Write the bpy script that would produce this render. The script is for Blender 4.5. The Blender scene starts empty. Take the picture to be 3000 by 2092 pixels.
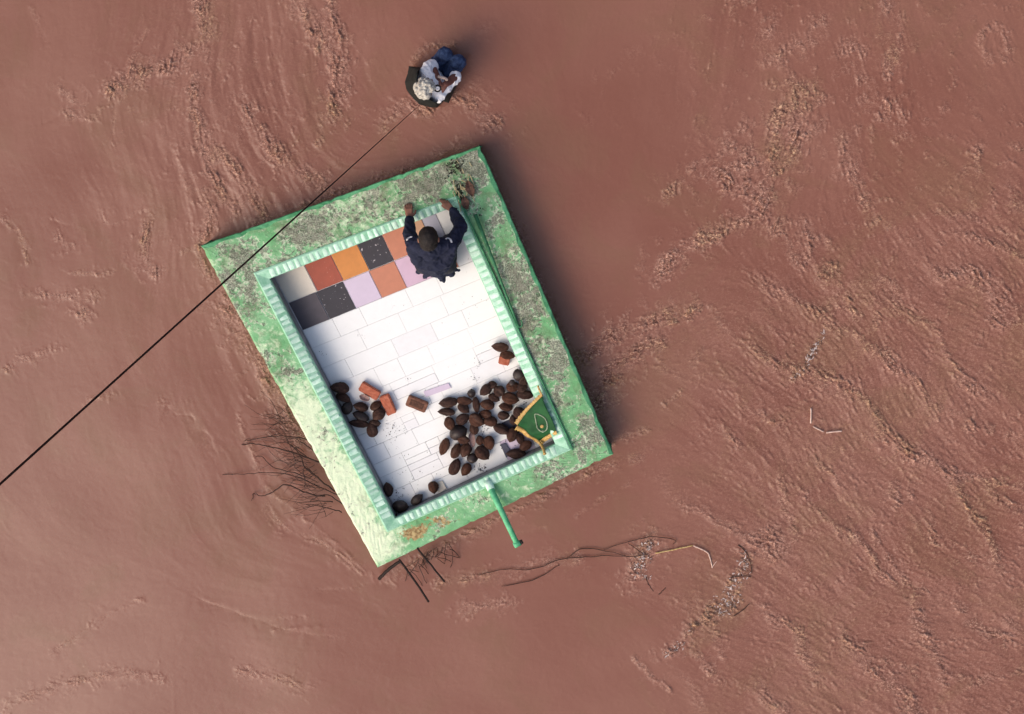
import bpy, bmesh, math, random
import numpy as np
from mathutils import Vector, Matrix, Euler

random.seed(7)
rng = np.random.default_rng(11)
SC = bpy.context.scene
COL = SC.collection

# ------------------------------------------------------------------ camera
F = 5113.0                       # focal length in photo pixels (photo 3000 x 2092)
CX, CY = 1500.0, 1046.0
NADIR = (1700.0, 0.0)            # photo pixel that lies straight below the drone
HCAM = 14.25
d = Vector((NADIR[0] - CX, -(NADIR[1] - CY), -F)).normalized()    # world down in camera axes
wz = -d
ex = Vector((1, 0, 0))
wx = (ex - ex.dot(wz) * wz).normalized()
wy = wz.cross(wx)
ROT = Matrix((wx, wy, wz))       # world = ROT @ cam
CAM = Vector((0, 0, HCAM))


def ray(px, py):
    return ROT @ Vector(((px - CX) / F, -(py - CY) / F, -1.0))


_r = ray(1300, 1050)
_t = HCAM / -_r.z
CAM = Vector((-_r.x * _t, -_r.y * _t, HCAM))


def P(px, py, z=0.0):
    """point of the place at height z (metres above the water) seen at this photo pixel"""
    r = ray(px, py)
    t = (z - CAM.z) / r.z
    return CAM + r * t


cam_data = bpy.data.cameras.new("camera")
cam_data.sensor_width = 36.0
cam_data.sensor_fit = 'HORIZONTAL'
cam_data.lens = F / 3000.0 * 36.0
cam_data.clip_end = 3000
cam_ob = bpy.data.objects.new("camera", cam_data)
cam_ob.matrix_world = Matrix.Translation(CAM) @ ROT.to_4x4()
COL.objects.link(cam_ob)
SC.camera = cam_ob

# ------------------------------------------------------------------ sky, sun, exposure
SUN_EL = math.radians(46)
SUN_AZ = math.radians(230)       # compass style, from +Y clockwise: light comes from lower left
world = bpy.data.worlds.new("World")
SC.world = world
world.use_nodes = True
wn = world.node_tree.nodes
wl = world.node_tree.links
bg = wn.get("Background") or wn.new("ShaderNodeBackground")
sky = wn.new("ShaderNodeTexSky")
sky.sky_type = 'NISHITA'
sky.sun_disc = False
sky.sun_elevation = SUN_EL
sky.sun_rotation = SUN_AZ
sky.air_density = 1.0
sky.dust_density = 6.0
sky.ozone_density = 0.5
wl.new(sky.outputs[0], bg.inputs[0])
bg.inputs[1].default_value = 0.15
sun_data = bpy.data.lights.new("sun", 'SUN')
sun_data.energy = 0.65
sun_data.angle = math.radians(50)
sun_data.color = (1.0, 0.95, 0.88)
sun_ob = bpy.data.objects.new("sun", sun_data)
sdir = Vector((math.sin(SUN_AZ) * math.cos(SUN_EL), math.cos(SUN_AZ) * math.cos(SUN_EL), math.sin(SUN_EL)))
sun_ob.rotation_euler = sdir.to_track_quat('Z', 'Y').to_euler()
COL.objects.link(sun_ob)
SC.view_settings.view_transform = 'Standard'
SC.view_settings.look = 'None'
SC.view_settings.gamma = 1.0
SC.view_settings.exposure = 0.30
SC.render.resolution_x = 1024
SC.render.resolution_y = 714


# ------------------------------------------------------------------ helpers
def lin(r, g, b):
    f = lambda c: (c / 255 / 12.92) if c / 255 <= 0.04045 else ((c / 255 + 0.055) / 1.055) ** 2.4
    return (f(r), f(g), f(b), 1.0)


def new_mat(name, rough=0.7, spec=0.3):
    m = bpy.data.materials.new(name)
    m.use_nodes = True
    b = m.node_tree.nodes["Principled BSDF"]
    b.inputs["Roughness"].default_value = rough
    b.inputs["Specular IOR Level"].default_value = spec
    return m, m.node_tree.nodes, m.node_tree.links, b


def noise(nt, scale, detail=4.0, rough=0.6, vec=None, dist=0.0):
    n = nt.nodes.new("ShaderNodeTexNoise")
    n.inputs["Scale"].default_value = scale
    n.inputs["Detail"].default_value = detail
    n.inputs["Roughness"].default_value = rough
    n.inputs["Distortion"].default_value = dist
    if vec is not None:
        nt.links.new(vec, n.inputs["Vector"])
    return n.outputs["Fac"]


def ramp(nt, fac, stops, interp='LINEAR'):
    r = nt.nodes.new("ShaderNodeValToRGB")
    r.color_ramp.interpolation = interp
    el = r.color_ramp.elements
    while len(el) < len(stops):
        el.new(0.5)
    for e, (p, c) in zip(el, stops):
        e.position = p
        e.color = c if len(c) == 4 else (*c, 1)
    nt.links.new(fac, r.inputs[0])
    return r.outputs[0]


def mix(nt, fac, a, b, mode='MIX'):
    m = nt.nodes.new("ShaderNodeMix")
    m.data_type = 'RGBA'
    m.blend_type = mode
    for sock, v in ((m.inputs["Factor"], fac), (m.inputs[6], a), (m.inputs[7], b)):
        if hasattr(v, "is_linked"):
            nt.links.new(v, sock)
        elif isinstance(v, (int, float)):
            sock.default_value = v
        else:
            sock.default_value = v if len(v) == 4 else (*v, 1)
    return m.outputs[2]


def math_node(nt, op, a, b=None, c=None, clamp=False):
    m = nt.nodes.new("ShaderNodeMath")
    m.operation = op
    m.use_clamp = clamp
    for i, v in enumerate((a, b, c)):
        if v is None:
            continue
        if hasattr(v, "is_linked"):
            nt.links.new(v, m.inputs[i])
        else:
            m.inputs[i].default_value = v
    return m.outputs[0]


def geo_pos(nt):
    return nt.nodes.new("ShaderNodeNewGeometry").outputs["Position"]


def obj_pos(nt):
    return nt.nodes.new("ShaderNodeTexCoord").outputs["Object"]


def add_bump(nt, b, height, dist=0.004, strength=0.6):
    n = nt.nodes.new("ShaderNodeBump")
    n.inputs["Distance"].default_value = dist
    n.inputs["Strength"].default_value = strength
    nt.links.new(height, n.inputs["Height"])
    nt.links.new(n.outputs[0], b.inputs["Normal"])


def mottled(name, c1, c2, scale=20, rough=0.75, spec=0.25, lo=0.35, hi=0.65, bump=0.003, rand=0.0, world=True, fine=90):
    m, N, L, b = new_mat(name, rough, spec)
    nt = m.node_tree
    v = geo_pos(nt) if world else obj_pos(nt)
    f = noise(nt, scale, 6, 0.65, v)
    col = ramp(nt, f, [(lo, c1), (hi, c2)])
    if rand > 0:
        oi = nt.nodes.new("ShaderNodeObjectInfo")
        k = math_node(nt, 'MULTIPLY_ADD', oi.outputs["Random"], 2 * rand, 1 - rand)
        hs = nt.nodes.new("ShaderNodeHueSaturation")
        nt.links.new(k, hs.inputs["Value"])
        nt.links.new(col, hs.inputs["Color"])
        col = hs.outputs[0]
    L.new(col, b.inputs["Base Color"])
    if bump > 0:
        add_bump(nt, b, noise(nt, fine, 5, 0.7, v), bump)
    return m


def link(o, parent=None):
    COL.objects.link(o)
    if parent is not None:
        o.parent = parent
    return o


def thing(name, label, cat, loc, group=None):
    o = bpy.data.objects.new(name, None)
    o.empty_display_size = 0.1
    o.location = loc
    COL.objects.link(o)
    tag(o, label, cat, group)
    return o


def tag(o, label=None, cat=None, group=None, kind=None):
    if label:
        o["label"] = label
    if cat:
        o["category"] = cat
    if group:
        o["group"] = group
    if kind:
        o["kind"] = kind
    return o


def world_loc(o):
    v = Vector((0, 0, 0))
    while o is not None:
        v += o.location
        o = o.parent
    return v


def mesh_ob(name, verts, faces, mat, parent=None, origin=None, smooth=False):
    """verts in world coordinates; origin: world point of a top-level object's own origin"""
    off = world_loc(parent) if parent is not None else Vector((0, 0, 0))
    o_loc = Vector((0, 0, 0))
    if origin is not None:
        o_loc = Vector(origin) - off
        off = Vector(origin)
    me = bpy.data.meshes.new(name)
    me.from_pydata([tuple(Vector(v) - off) for v in verts], [], faces)
    me.update()
    if smooth:
        me.polygons.foreach_set("use_smooth", [True] * len(me.polygons))
    if mat is not None:
        for mm in (mat if isinstance(mat, list) else [mat]):
            me.materials.append(mm)
    o = bpy.data.objects.new(name, me)
    o.location = o_loc
    return link(o, parent)


class MB:
    def __init__(self):
        self.v = []
        self.f = []

    def add(self, verts, faces):
        n = len(self.v)
        self.v += [Vector(p) for p in verts]
        self.f += [tuple(i + n for i in f) for f in faces]

    def tube(self, pts, radii, sides=6, cap=True):
        pts = [Vector(p) for p in pts]
        if not isinstance(radii, (list, tuple)):
            radii = [radii] * len(pts)
        n = len(self.v)
        ref = None
        for i, p in enumerate(pts):
            a = pts[max(i - 1, 0)]
            b = pts[min(i + 1, len(pts) - 1)]
            t = (b - a).normalized()
            if ref is None:
                ref = Vector((0, 0, 1)) if abs(t.z) < 0.9 else Vector((1, 0, 0))
            s = t.cross(ref).normalized()
            u = s.cross(t).normalized()
            ref = u
            for k in range(sides):
                an = 2 * math.pi * k / sides
                self.v.append(p + (s * math.cos(an) + u * math.sin(an)) * radii[i])
        for i in range(len(pts) - 1):
            for k in range(sides):
                a = n + i * sides + k
                b = n + i * sides + (k + 1) % sides
                self.f.append((a, b, b + sides, a + sides))
        if cap:
            self.f.append(tuple(n + k for k in range(sides))[::-1])
            e = n + (len(pts) - 1) * sides
            self.f.append(tuple(e + k for k in range(sides)))

    def prism(self, poly, z0, z1):
        """poly: list of world xy; closed prism"""
        k = len(poly)
        vs = [(p[0], p[1], z0) for p in poly] + [(p[0], p[1], z1) for p in poly]
        fs = [tuple(range(k))[::-1], tuple(range(k, 2 * k))]
        fs += [(i, (i + 1) % k, k + (i + 1) % k, k + i) for i in range(k)]
        self.add(vs, fs)

    def build(self, name, mat, parent=None, origin=None, smooth=False):
        o = mesh_ob(name, self.v, self.f, mat, parent, origin, smooth)
        bm = bmesh.new()
        bm.from_mesh(o.data)
        bmesh.ops.recalc_face_normals(bm, faces=bm.faces)
        bm.to_mesh(o.data)
        bm.free()
        return o


def smooth_path(pts, n=8):
    pts = [Vector(p) for p in pts]
    out = []
    for i in range(len(pts) - 1):
        p0 = pts[max(i - 1, 0)]
        p1, p2 = pts[i], pts[i + 1]
        p3 = pts[min(i + 2, len(pts) - 1)]
        for k in range(n):
            t = k / n
            out.append(0.5 * ((2 * p1) + (p2 - p0) * t + (2 * p0 - 5 * p1 + 4 * p2 - p3) * t * t + (3 * p1 - p0 - 3 * p2 + p3) * t ** 3))
    out.append(pts[-1])
    return out


# ------------------------------------------------------------------ numpy noise
def perlin(x, y, seed=0):
    r = np.random.default_rng(seed)
    perm = r.permutation(256)
    perm = np.concatenate([perm, perm])
    ang = r.uniform(0, 2 * np.pi, 256)
    gx, gy = np.cos(ang), np.sin(ang)
    xi = np.floor(x).astype(np.int64)
    yi = np.floor(y).astype(np.int64)
    xf, yf = x - xi, y - yi
    xi &= 255
    yi &= 255
    u = xf * xf * xf * (xf * (xf * 6 - 15) + 10)
    v = yf * yf * yf * (yf * (yf * 6 - 15) + 10)

    def g(ix, iy, fx, fy):
        h = perm[perm[ix & 255] + (iy & 255)]
        return gx[h] * fx + gy[h] * fy
    a = g(xi, yi, xf, yf)
    b = g(xi + 1, yi, xf - 1, yf)
    c = g(xi, yi + 1, xf, yf - 1)
    e = g(xi + 1, yi + 1, xf - 1, yf - 1)
    return ((a + (b - a) * u) + ((c + (e - c) * u) - (a + (b - a) * u)) * v) * 1.5


def fbm(x, y, octv, seed=0, gain=0.55):
    s = 0
    a = 1.0
    for i in range(octv):
        s = s + a * perlin(x * 2 ** i, y * 2 ** i, seed + i * 13)
        a *= gain
    return s


def sstep(a, b, x):
    t = np.clip((x - a) / (b - a), 0, 1)
    return t * t * (3 - 2 * t)


# ------------------------------------------------------------------ water
def build_water():
    cs = [P(0, 0), P(3000, 0), P(0, 2092), P(3000, 2092)]
    x0, x1 = min(c.x for c in cs) - 0.22, max(c.x for c in cs) + 0.22
    y0, y1 = min(c.y for c in cs) - 0.22, max(c.y for c in cs) + 0.22
    STEP = 0.0068
    xs = np.arange(x0, x1, STEP)
    ys = np.arange(y0, y1, STEP)
    nx, ny = len(xs), len(ys)
    XX, YY = np.meshgrid(xs, ys)
    # photo-pixel coordinates of every point of the calm water plane (only to place the features)
    Rc = np.array(ROT.transposed())
    dx, dy, dz = XX - CAM.x, YY - CAM.y, 0 - CAM.z
    c0 = Rc[0][0] * dx + Rc[0][1] * dy + Rc[0][2] * dz
    c1 = Rc[1][0] * dx + Rc[1][1] * dy + Rc[1][2] * dz
    c2 = Rc[2][0] * dx + Rc[2][1] * dy + Rc[2][2] * dz
    U = CX + F * c0 / -c2
    V = CY - F * c1 / -c2
    H = np.zeros_like(U)
    FO = np.zeros_like(U)
    CHOP = np.zeros_like(U)
    # flow directions: (u, v, du, dv) in photo axes
    ctrl = np.array([
        (100, 100, 0.25, 1), (500, 100, -0.2, 1), (900, 100, 0.25, 1), (700, 500, 0.25, 1), (300, 700, 0.15, 1),
        (560, 900, 0.35, 1), (800, 1250, 0.5, 1), (1050, 1650, 0.85, 0.75), (300, 1300, 0.3, 1), (300, 1900, 1, -0.4),
        (900, 1900, 1, 0.12), (1500, 1750, 1, -0.2), (1400, 300, 0.7, 0.9), (1800, 200, -0.15, 1), (1700, 800, 0.9, -0.45),
        (2200, 500, -0.5, 1), (1950, 900, 1, -0.5), (1800, 1450, 1, -0.35), (2500, 200, 0.1, 1), (2900, 300, 0.6, 0.8),
        (2500, 900, 0.6, 0.8), (2900, 900, 0.8, 0.55), (2200, 1250, 0.5, 0.85), (2700, 1400, 0.75, 0.65), (2900, 1900, 0.9, 0.4),
        (2300, 1900, 0.85, 0.5), (1900, 1950, 0.7, 0.6), (1250, 600, 1, -0.35)], float)
    fu = np.zeros_like(U)
    fv = np.zeros_like(U)
    ws = np.zeros_like(U)
    for cu, cv, du, dv in ctrl:
        w = 1.0 / (((U - cu) ** 2 + (V - cv) ** 2) / 1e4 + 1.0) ** 1.6
        n = math.hypot(du, dv)
        fu += w * du / n
        fv += w * dv / n
        ws += w
    wob = perlin(U / 330, V / 330, 91) * 0.5
    ang = np.arctan2(fv, fu) + wob
    fu, fv = np.cos(ang), np.sin(ang)
    # streaks: line integral convolution of noise along the flow (grid index space; y of grid runs up)
    ppm = 1.0 / STEP

    def lic(img, steps, ds):
        acc = img.copy()
        jj, ii = np.meshgrid(np.arange(nx, dtype=np.float32), np.arange(ny, dtype=np.float32))
        for sgn in (1, -1):
            a, b_ = jj.copy(), ii.copy()
            for _ in range(steps):
                ia = np.clip(a, 0, nx - 1).astype(np.int32)
                ib = np.clip(b_, 0, ny - 1).astype(np.int32)
                a += sgn * ds * fu[ib, ia]
                b_ -= sgn * ds * fv[ib, ia]
                ia = np.clip(a, 0, nx - 1).astype(np.int32)
                ib = np.clip(b_, 0, ny - 1).astype(np.int32)
                acc += img[ib, ia]
        return acc / (2 * steps + 1)
    base = perlin(U / 26, V / 26, 5) + 0.6 * perlin(U / 13, V / 13, 6)
    st1 = lic(base, 16, 1.6)
    st1 /= st1.std()
    base2 = perlin(U / 75, V / 75, 8)
    st2 = lic(base2, 18, 3.0)
    st2 /= st2.std()

    base3 = perlin(U / 8.5, V / 8.5, 15) + 0.6 * perlin(U / 17, V / 17, 16)
    st3 = lic(base3, 5, 0.9)
    st3 /= st3.std()
    st3 = 0.65 * st3 + 0.75 * base3 / base3.std() * perlin(U / 60, V / 60, 17) * 1.5 + 0.35 * base3 / base3.std()
    st3 /= st3.std()
    st3 = np.clip(st3, -2.2, 2.6)

    # region masks ------------------------------------------------------
    def blob(u, v, ru, rv, p=1.0):
        return np.exp(-(((U - u) / ru) ** 2 + ((V - v) / rv) ** 2) ** p)
    right = sstep(1750, 2300, U + 0.25 * (V - 1000) * 0) * sstep(500, 1000, V + 0.35 * (U - 2400))
    right = right * (1 - 0.75 * blob(1750, 2000, 500, 330)) * (1 - 0.8 * blob(1700, 1430, 380, 170))
    upper_right = sstep(1850, 2150, U) * (1 - sstep(500, 900, V))
    left_top = blob(720, 330, 330, 430)
    # swell
    H += 0.010 * perlin(U / 520, V / 520, 21) + 0.0045 * perlin(U / 240, V / 240, 22)
    H += 0.0026 * st2 * (0.14 + 0.9 * left_top + 0.55 * right + 0.30 * upper_right + 0.45 * blob(800, 1250, 170, 350))
    H += 0.0007 * st1 * (0.06 + 1.5 * left_top + 1.0 * right + 0.5 * upper_right + 0.5 * blob(800, 1250, 200, 450))
    # chop of the right-hand side: crests in arcs
    wu = U + 60 * perlin(U / 240, V / 240, 31) + 24 * perlin(U / 80, V / 80, 32)
    wv = V + 60 * perlin(U / 240, V / 240, 33) + 24 * perlin(U / 80, V / 80, 34)
    rr = np.hypot((wu - 1350), (wv - 2950) * 0.9)
    tt = np.arctan2(wv - 2950, wu - 1350)
    cr = np.sin(rr / 74 * 2 * np.pi / 2.0 + 1.2 * perlin(U / 200, V / 200, 35))
    crest = np.clip(cr, 0, 1) ** 3.2
    patch = sstep(-0.15, 0.5, fbm(rr / 160, tt * 7, 2, 36) + 0.15)
    H += right * (0.0022 * cr + 0.003 * crest * patch)
    ch = fbm(U / 34, V / 34, 3, 41, 0.6)
    ridg = 1 - np.abs(fbm(wu / 48, wv / 48, 3, 47, 0.5))
    rough_r = right * (0.3 + 0.7 * crest * patch)
    H += rough_r * 0.0018 * ch + rough_r * 0.0018 * np.clip(ridg, 0, 1) ** 3
    FO += right * crest * patch * sstep(0.1, 0.9, ch) * 0.40
    # ripple patches of the upper right
    pur = sstep(0.2, 0.95, fbm(U / 210, V / 260, 3, 52) + 0.35 * fbm(U / 45, V / 45, 3, 57)) * (upper_right + 0.35 * blob(1600, 250, 400, 250))
    H += pur * (0.0022 * ch + 0.0034 * np.clip(ridg, 0, 1) ** 3)
    FO += pur * sstep(0.2, 0.9, ch) * 0.30
    # sparse short creases in the smooth water
    sp = np.clip(1 - np.abs(st2 * 0.6 + 0.5 * fbm(U / 90, V / 90, 2, 61)) * 2.2, 0, 1)
    gate = sstep(0.22, 0.6, fbm(U / 150, V / 150, 2, 66))
    H += 0.0005 * sp ** 2 * gate

    CHOP += 0.015 + right * (0.32 + 0.95 * crest * patch) + upper_right * 0.06 + pur * sstep(-0.5, 0.5, fbm(U / 60, V / 60, 2, 58)) * 0.7 + 0.14 * left_top
    # strokes: (points, half width px, roughness height, foam, crease height)
    S = [
        ([(2345, 285), (2300, 360), (2240, 450), (2150, 525)], 60, .020, 1.0, .004),
        ([(2330, 380), (2290, 470), (2230, 560), (2250, 630)], 55, .019, .95, .004),
        ([(2150, 525), (2090, 505)], 30, .012, .7, 0),
        ([(2250, 630), (2120, 670), (2000, 740), (1930, 790)], 30, .017, .85, .008),
        ([(2070, 470), (1990, 540), (1960, 560)], 24, .007, .4, 0),
        ([(2030, 910), (1890, 955), (1790, 990), (1715, 1045)], 30, .019, .12, -.016),
        ([(1930, 985), (1810, 1080), (1735, 1160)], 38, .019, .15, -.014),
        ([(1790, 1120), (1735, 1190), (1790, 1170)], 26, .015, .12, -.008),
        ([(2340, 660), (2400, 790), (2480, 880), (2565, 935)], 38, .009, .55, 0),
        ([(2300, 690), (2330, 760), (2430, 800)], 26, .008, .45, 0),
        ([(2480, 400), (2500, 500), (2560, 640)], 36, .007, .4, 0),
        ([(2500, 130), (2530, 240), (2640, 380)], 48, .006, .35, 0),
        ([(2250, 60), (2260, 160), (2350, 130), (2420, 60)], 40, .006, .35, 0),
        ([(2600, 20), (2640, 120), (2600, 200)], 40, .006, .35, 0),
        ([(2010, 1090), (2060, 1020), (2000, 1140), (1950, 1180)], 14, .004, .1, -.006),
        ([(2400, 700), (2440, 780), (2430, 950)], 26, .008, .45, 0),
        # left streams
        ([(575, -20), (600, 60), (585, 120), (500, 190), (400, 215), (330, 270)], 30, .010, .45, 0),
        ([(440, 80), (390, 150), (345, 230), (335, 330), (330, 420)], 9, .002, 0, -.010),
        ([(870, -20), (905, 60), (950, 130), (1000, 200), (985, 320)], 34, .013, .6, .006),
        ([(965, -20), (985, 60), (1005, 140), (975, 250), (980, 330)], 20, .012, .65, .008),
        ([(580, 235), (565, 310), (590, 400), (630, 520), (690, 620)], 24, .013, .3, -.012),
        ([(720, 320), (790, 420), (860, 480), (950, 550)], 30, .010, .5, .004),
        ([(600, 560), (615, 640), (585, 720)], 26, .008, .35, 0),
        ([(430, 660), (420, 760), (450, 800)], 20, .007, .1, -.004),
        ([(870, 320), (860, 400), (845, 430)], 7, .001, 0, -.008),
        ([(935, 330), (945, 400), (930, 420)], 12, .005, .2, -.006),
        ([(640, 430), (740, 560), (780, 640), (760, 660)], 26, .010, .2, -.010),
        ([(520, 420), (540, 520), (600, 620)], 14, .003, .1, .006),
        # along the left wall of the platform
        ([(630, 830), (700, 960), (760, 1090), (800, 1180), (840, 1240)], 16, .005, .15, .008),
        ([(690, 900), (760, 1010), (850, 1180), (880, 1260)], 40, .011, .2, -.006),
        ([(700, 1220), (740, 1330), (790, 1430), (870, 1500), (960, 1570), (1080, 1680)], 12, .002, .35, .010),
        ([(780, 1480), (830, 1540), (960, 1600), (1060, 1680)], 12, .003, .1, -.008),
        ([(480, 1190), (560, 1230), (640, 1330)], 40, .001, 0, -.012),
        # bottom
        ([(150, 1910), (210, 1870), (300, 1810), (410, 1755)], 12, .002, 0, -.010),
        ([(550, 1742), (640, 1775), (760, 1820), (860, 1850), (1010, 1868)], 10, .001, 0, -.010),
        ([(740, 1835), (830, 1810), (900, 1808)], 9, .001, 0, -.008),
        ([(790, 1845), (950, 1832)], 8, .001, 0, .008),
        ([(920, 1728), (1010, 1725), (1100, 1705), (1160, 1715)], 9, .001, 0, -.008),
        ([(200, 1995), (270, 1998), (350, 1992)], 8, .001, 0, -.010),
        ([(30, 2060), (140, 2020), (240, 1990), (400, 1975), (470, 1985)], 16, .004, .2, .004),
        ([(700, 1970), (800, 1985), (900, 2010)], 16, .004, .15, -.004),
        ([(1350, 1790), (1420, 1775), (1490, 1765)], 18, .006, .35, 0),
        ([(1290, 1700), (1420, 1690), (1560, 1655), (1700, 1635)], 18, .005, .1, -.007),
        ([(1500, 1565), (1560, 1555), (1600, 1540)], 7, .001, 0, -.008),
        ([(1690, 1510), (1800, 1440), (1890, 1400)], 9, .002, 0, -.006),
        ([(1660, 1400), (1800, 1350), (1900, 1330)], 22, .004, .1, 0),
        ([(1700, 1350), (1790, 1290), (1900, 1260)], 16, .004, .1, -.004),
        ([(2400, 985), (2385, 1030), (2355, 1080), (2325, 1105)], 18, .013, 1.0, 0),
        ([(1905, 1585), (1890, 1630), (1865, 1680)], 30, .012, 1.0, 0),
        ([(2185, 1640), (2170, 1700), (2130, 1770), (2060, 1810)], 38, .013, 1.0, 0),
        ([(2070, 1800), (2025, 1845), (1985, 1900), (1950, 1915)], 18, .012, 1.0, 0),
        # where the stream meets the platform
        ([(740, 655), (880, 605), (1040, 545), (1200, 490), (1380, 420)], 13, .007, .35, 0),
        ([(1430, 470), (1500, 640), (1600, 870), (1700, 1090), (1800, 1300)], 12, .005, .2, 0),
        ([(1160, 1672), (1300, 1600), (1480, 1510), (1640, 1430), (1800, 1355)], 13, .006, .25, 0),
        ([(585, 745), (660, 880), (760, 1060), (860, 1240)], 12, .006, .3, 0),
        # around the seated man
        ([(1120, 370), (1170, 320), (1215, 315), (1260, 330)], 26, .007, .35, 0),
        ([(1340, 270), (1390, 300), (1420, 350), (1450, 350)], 30, .008, .35, .003),
        ([(1205, 180), (1250, 140), (1330, 130)], 16, .004, .15, 0),
        # left smooth field marks
        ([(0, 640), (45, 665), (70, 720), (80, 770)], 9, .003, .1, -.010),
        ([(5, 640), (35, 670), (55, 680)], 9, .004, .4, .004),
        ([(150, 640), (190, 660), (215, 658)], 6, .001, 0, -.008),
        ([(290, 610), (320, 660), (400, 625), (440, 610)], 8, .002, 0, -.008),
        ([(170, 690), (190, 720), (215, 715)], 12, .005, .1, -.006),
        ([(90, 860), (210, 870), (280, 880), (270, 850)], 12, .005, .1, -.006),
        ([(200, 800), (330, 800), (290, 790)], 8, .003, .1, -.005),
        ([(230, 890), (250, 910), (235, 920)], 14, .008, .3, 0),
        ([(180, 260), (240, 320), (190, 330), (280, 345)], 16, .004, .1, -.005),
        ([(90, 20), (120, 90), (140, 130)], 9, .002, 0, -.006),
        ([(20, 1080), (60, 1050), (180, 1020)], 12, .004, .15, -.003),
        ([(260, 1170), (330, 1150)], 8, .003, .2, 0),
        # lower right
        ([(2010, 1870), (2080, 1960), (2120, 2010)], 22, .007, .4, .003),
        ([(1860, 1930), (1930, 2000), (1960, 2020)], 12, .006, .3, -.006),
        ([(2560, 1960), (2700, 1990), (2860, 1995), (2990, 1960)], 26, .007, .4, .004),
        ([(2600, 1420), (2680, 1500), (2780, 1600), (2900, 1660)], 34, .008, .45, .004),
        ([(2560, 1260), (2640, 1320), (2760, 1370), (2990, 1440)], 34, .008, .45, .004),
        ([(2780, 1750), (2870, 1830), (2990, 1880)], 34, .008, .5, .004),
        ([(2450, 1880), (2560, 1930), (2680, 1960)], 24, .007, .4, .003),
        ([(2720, 1170), (2850, 1250), (2990, 1270)], 30, .008, .4, .004),
        ([(2300, 1400), (2300, 1500), (2330, 1580)], 30, .006, .35, 0),
        ([(2560, 1560), (2650, 1700), (2800, 1760)], 26, .007, .35, .003),
        ([(2750, 620), (2850, 640), (2980, 700)], 20, .006, .2, -.005),
        ([(2740, 780), (2900, 870), (2990, 900)], 24, .006, .3, -.004),
    ]
    turb = fbm(U / 15, V / 15, 3, 71, 0.62)
    turb2 = 1 - np.abs(fbm(wu / 26, wv / 26, 3, 75, 0.55)) * 1.6
    brk = fbm(U / 55, V / 55, 2, 78)
    fleck = fbm(U / 38, V / 38, 3, 79, 0.6)
    CHOP += (upper_right * 0.28 + right * 0.2 + left_top * 0.2) * sstep(0.25, 0.95, fleck)
    for pts, hw, rh, fo, crs in S:
        pts = np.array([[p.x, p.y] for p in smooth_path([(a, b, 0) for a, b in pts], 5)])
        m = hw * 3 + 10
        # vertices in the stroke's bounding box
        sel = (U > pts[:, 0].min() - m) & (U < pts[:, 0].max() + m) & (V > pts[:, 1].min() - m) & (V < pts[:, 1].max() + m)
        ii = np.nonzero(sel)
        if len(ii[0]) == 0:
            continue
        u, v = U[ii], V[ii]
        jit = perlin(u / 45, v / 45, 83) * hw * 0.9
        best = np.full(u.shape, 1e9)
        side = np.zeros(u.shape)
        par = np.zeros(u.shape)
        nseg = len(pts) - 1
        for k in range(nseg):
            a, b = pts[k], pts[k + 1]
            ab = b - a
            l2 = (ab ** 2).sum() + 1e-9
            t = np.clip(((u - a[0]) * ab[0] + (v - a[1]) * ab[1]) / l2, 0, 1)
            ddx, ddy = u - (a[0] + t * ab[0]), v - (a[1] + t * ab[1])
            dd = np.hypot(ddx, ddy)
            s = (ab[0] * ddy - ab[1] * ddx) / math.sqrt(l2)
            upd = dd < best
            best = np.where(upd, dd, best)
            side = np.where(upd, s, side)
            par = np.where(upd, (k + t) / nseg, par)
        ends = sstep(0, 0.12, par) * (1 - sstep(0.85, 1.0, par))
        bj = best + jit * 0.6
        mask = np.exp(-(np.clip(bj, 0, None) / hw) ** 2 * 1.4) * (0.35 + 0.65 * sstep(-0.35, 0.35, brk[ii]))
        H[ii] += mask * rh * (0.30 * turb[ii] + 0.30 * np.clip(turb2[ii], 0, 1) ** 2)
        FO[ii] = np.maximum(FO[ii], mask * fo * sstep(-0.15, 0.75, turb[ii] + 0.35 * turb2[ii]))
        halo = np.exp(-(np.clip(bj, 0, None) / (hw * 2.0 + 8)) ** 2) * sstep(-0.1, 0.6, fleck[ii]) * 0.4
        CHOP[ii] = np.maximum(CHOP[ii], np.maximum(mask, halo) * min(rh * 135, 1.5))
        if crs:
            w = min(hw, 10.0) * 0.9
            sj = side + jit * 0.35
            prof = np.where(sj > 0, np.exp(-sj / (w * 2.2)), np.exp(sj / (w * 0.55)))
            H[ii] += crs * 0.34 * prof * ends * (0.4 + 0.6 * sstep(-0.4, 0.3, brk[ii]))
    CHOP = np.clip(CHOP, 0, 1.4)
    H += CHOP * (0.0026 * st3 + 0.0012 * np.clip(st3, 0, 3) ** 2)
    FO = np.maximum(FO * (0.35 + 0.65 * sstep(-0.6, 1.0, st3)), CHOP * sstep(0.7, 2.2, st3) * 0.8)  # foam value also lightens ripple crests in place of highlights
    # general slow grain, finest ripples
    H += 0.0006 * fbm(U / 22, V / 22, 2, 88) * (0.4 + right + upper_right * 0.5)
    edge = np.minimum(np.minimum(XX - x0, x1 - XX), np.minimum(YY - y0, y1 - YY))
    fade = sstep(0, 0.16, edge)
    H = (H - H.mean()) * fade
    # coarse rings out to the horizon
    ext = np.array([0.02, 0.06, 0.14, 0.3, 0.6, 1.2, 2.4, 5, 10, 20, 45, 100, 220, 500])
    gx_ = np.concatenate([x0 - ext[::-1], xs, xs[-1] + ext])
    gy_ = np.concatenate([y0 - ext[::-1], ys, ys[-1] + ext])
    k = len(ext)
    HZ = np.zeros((len(gy_), len(gx_)))
    HZ[k:-k, k:-k] = H
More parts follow.
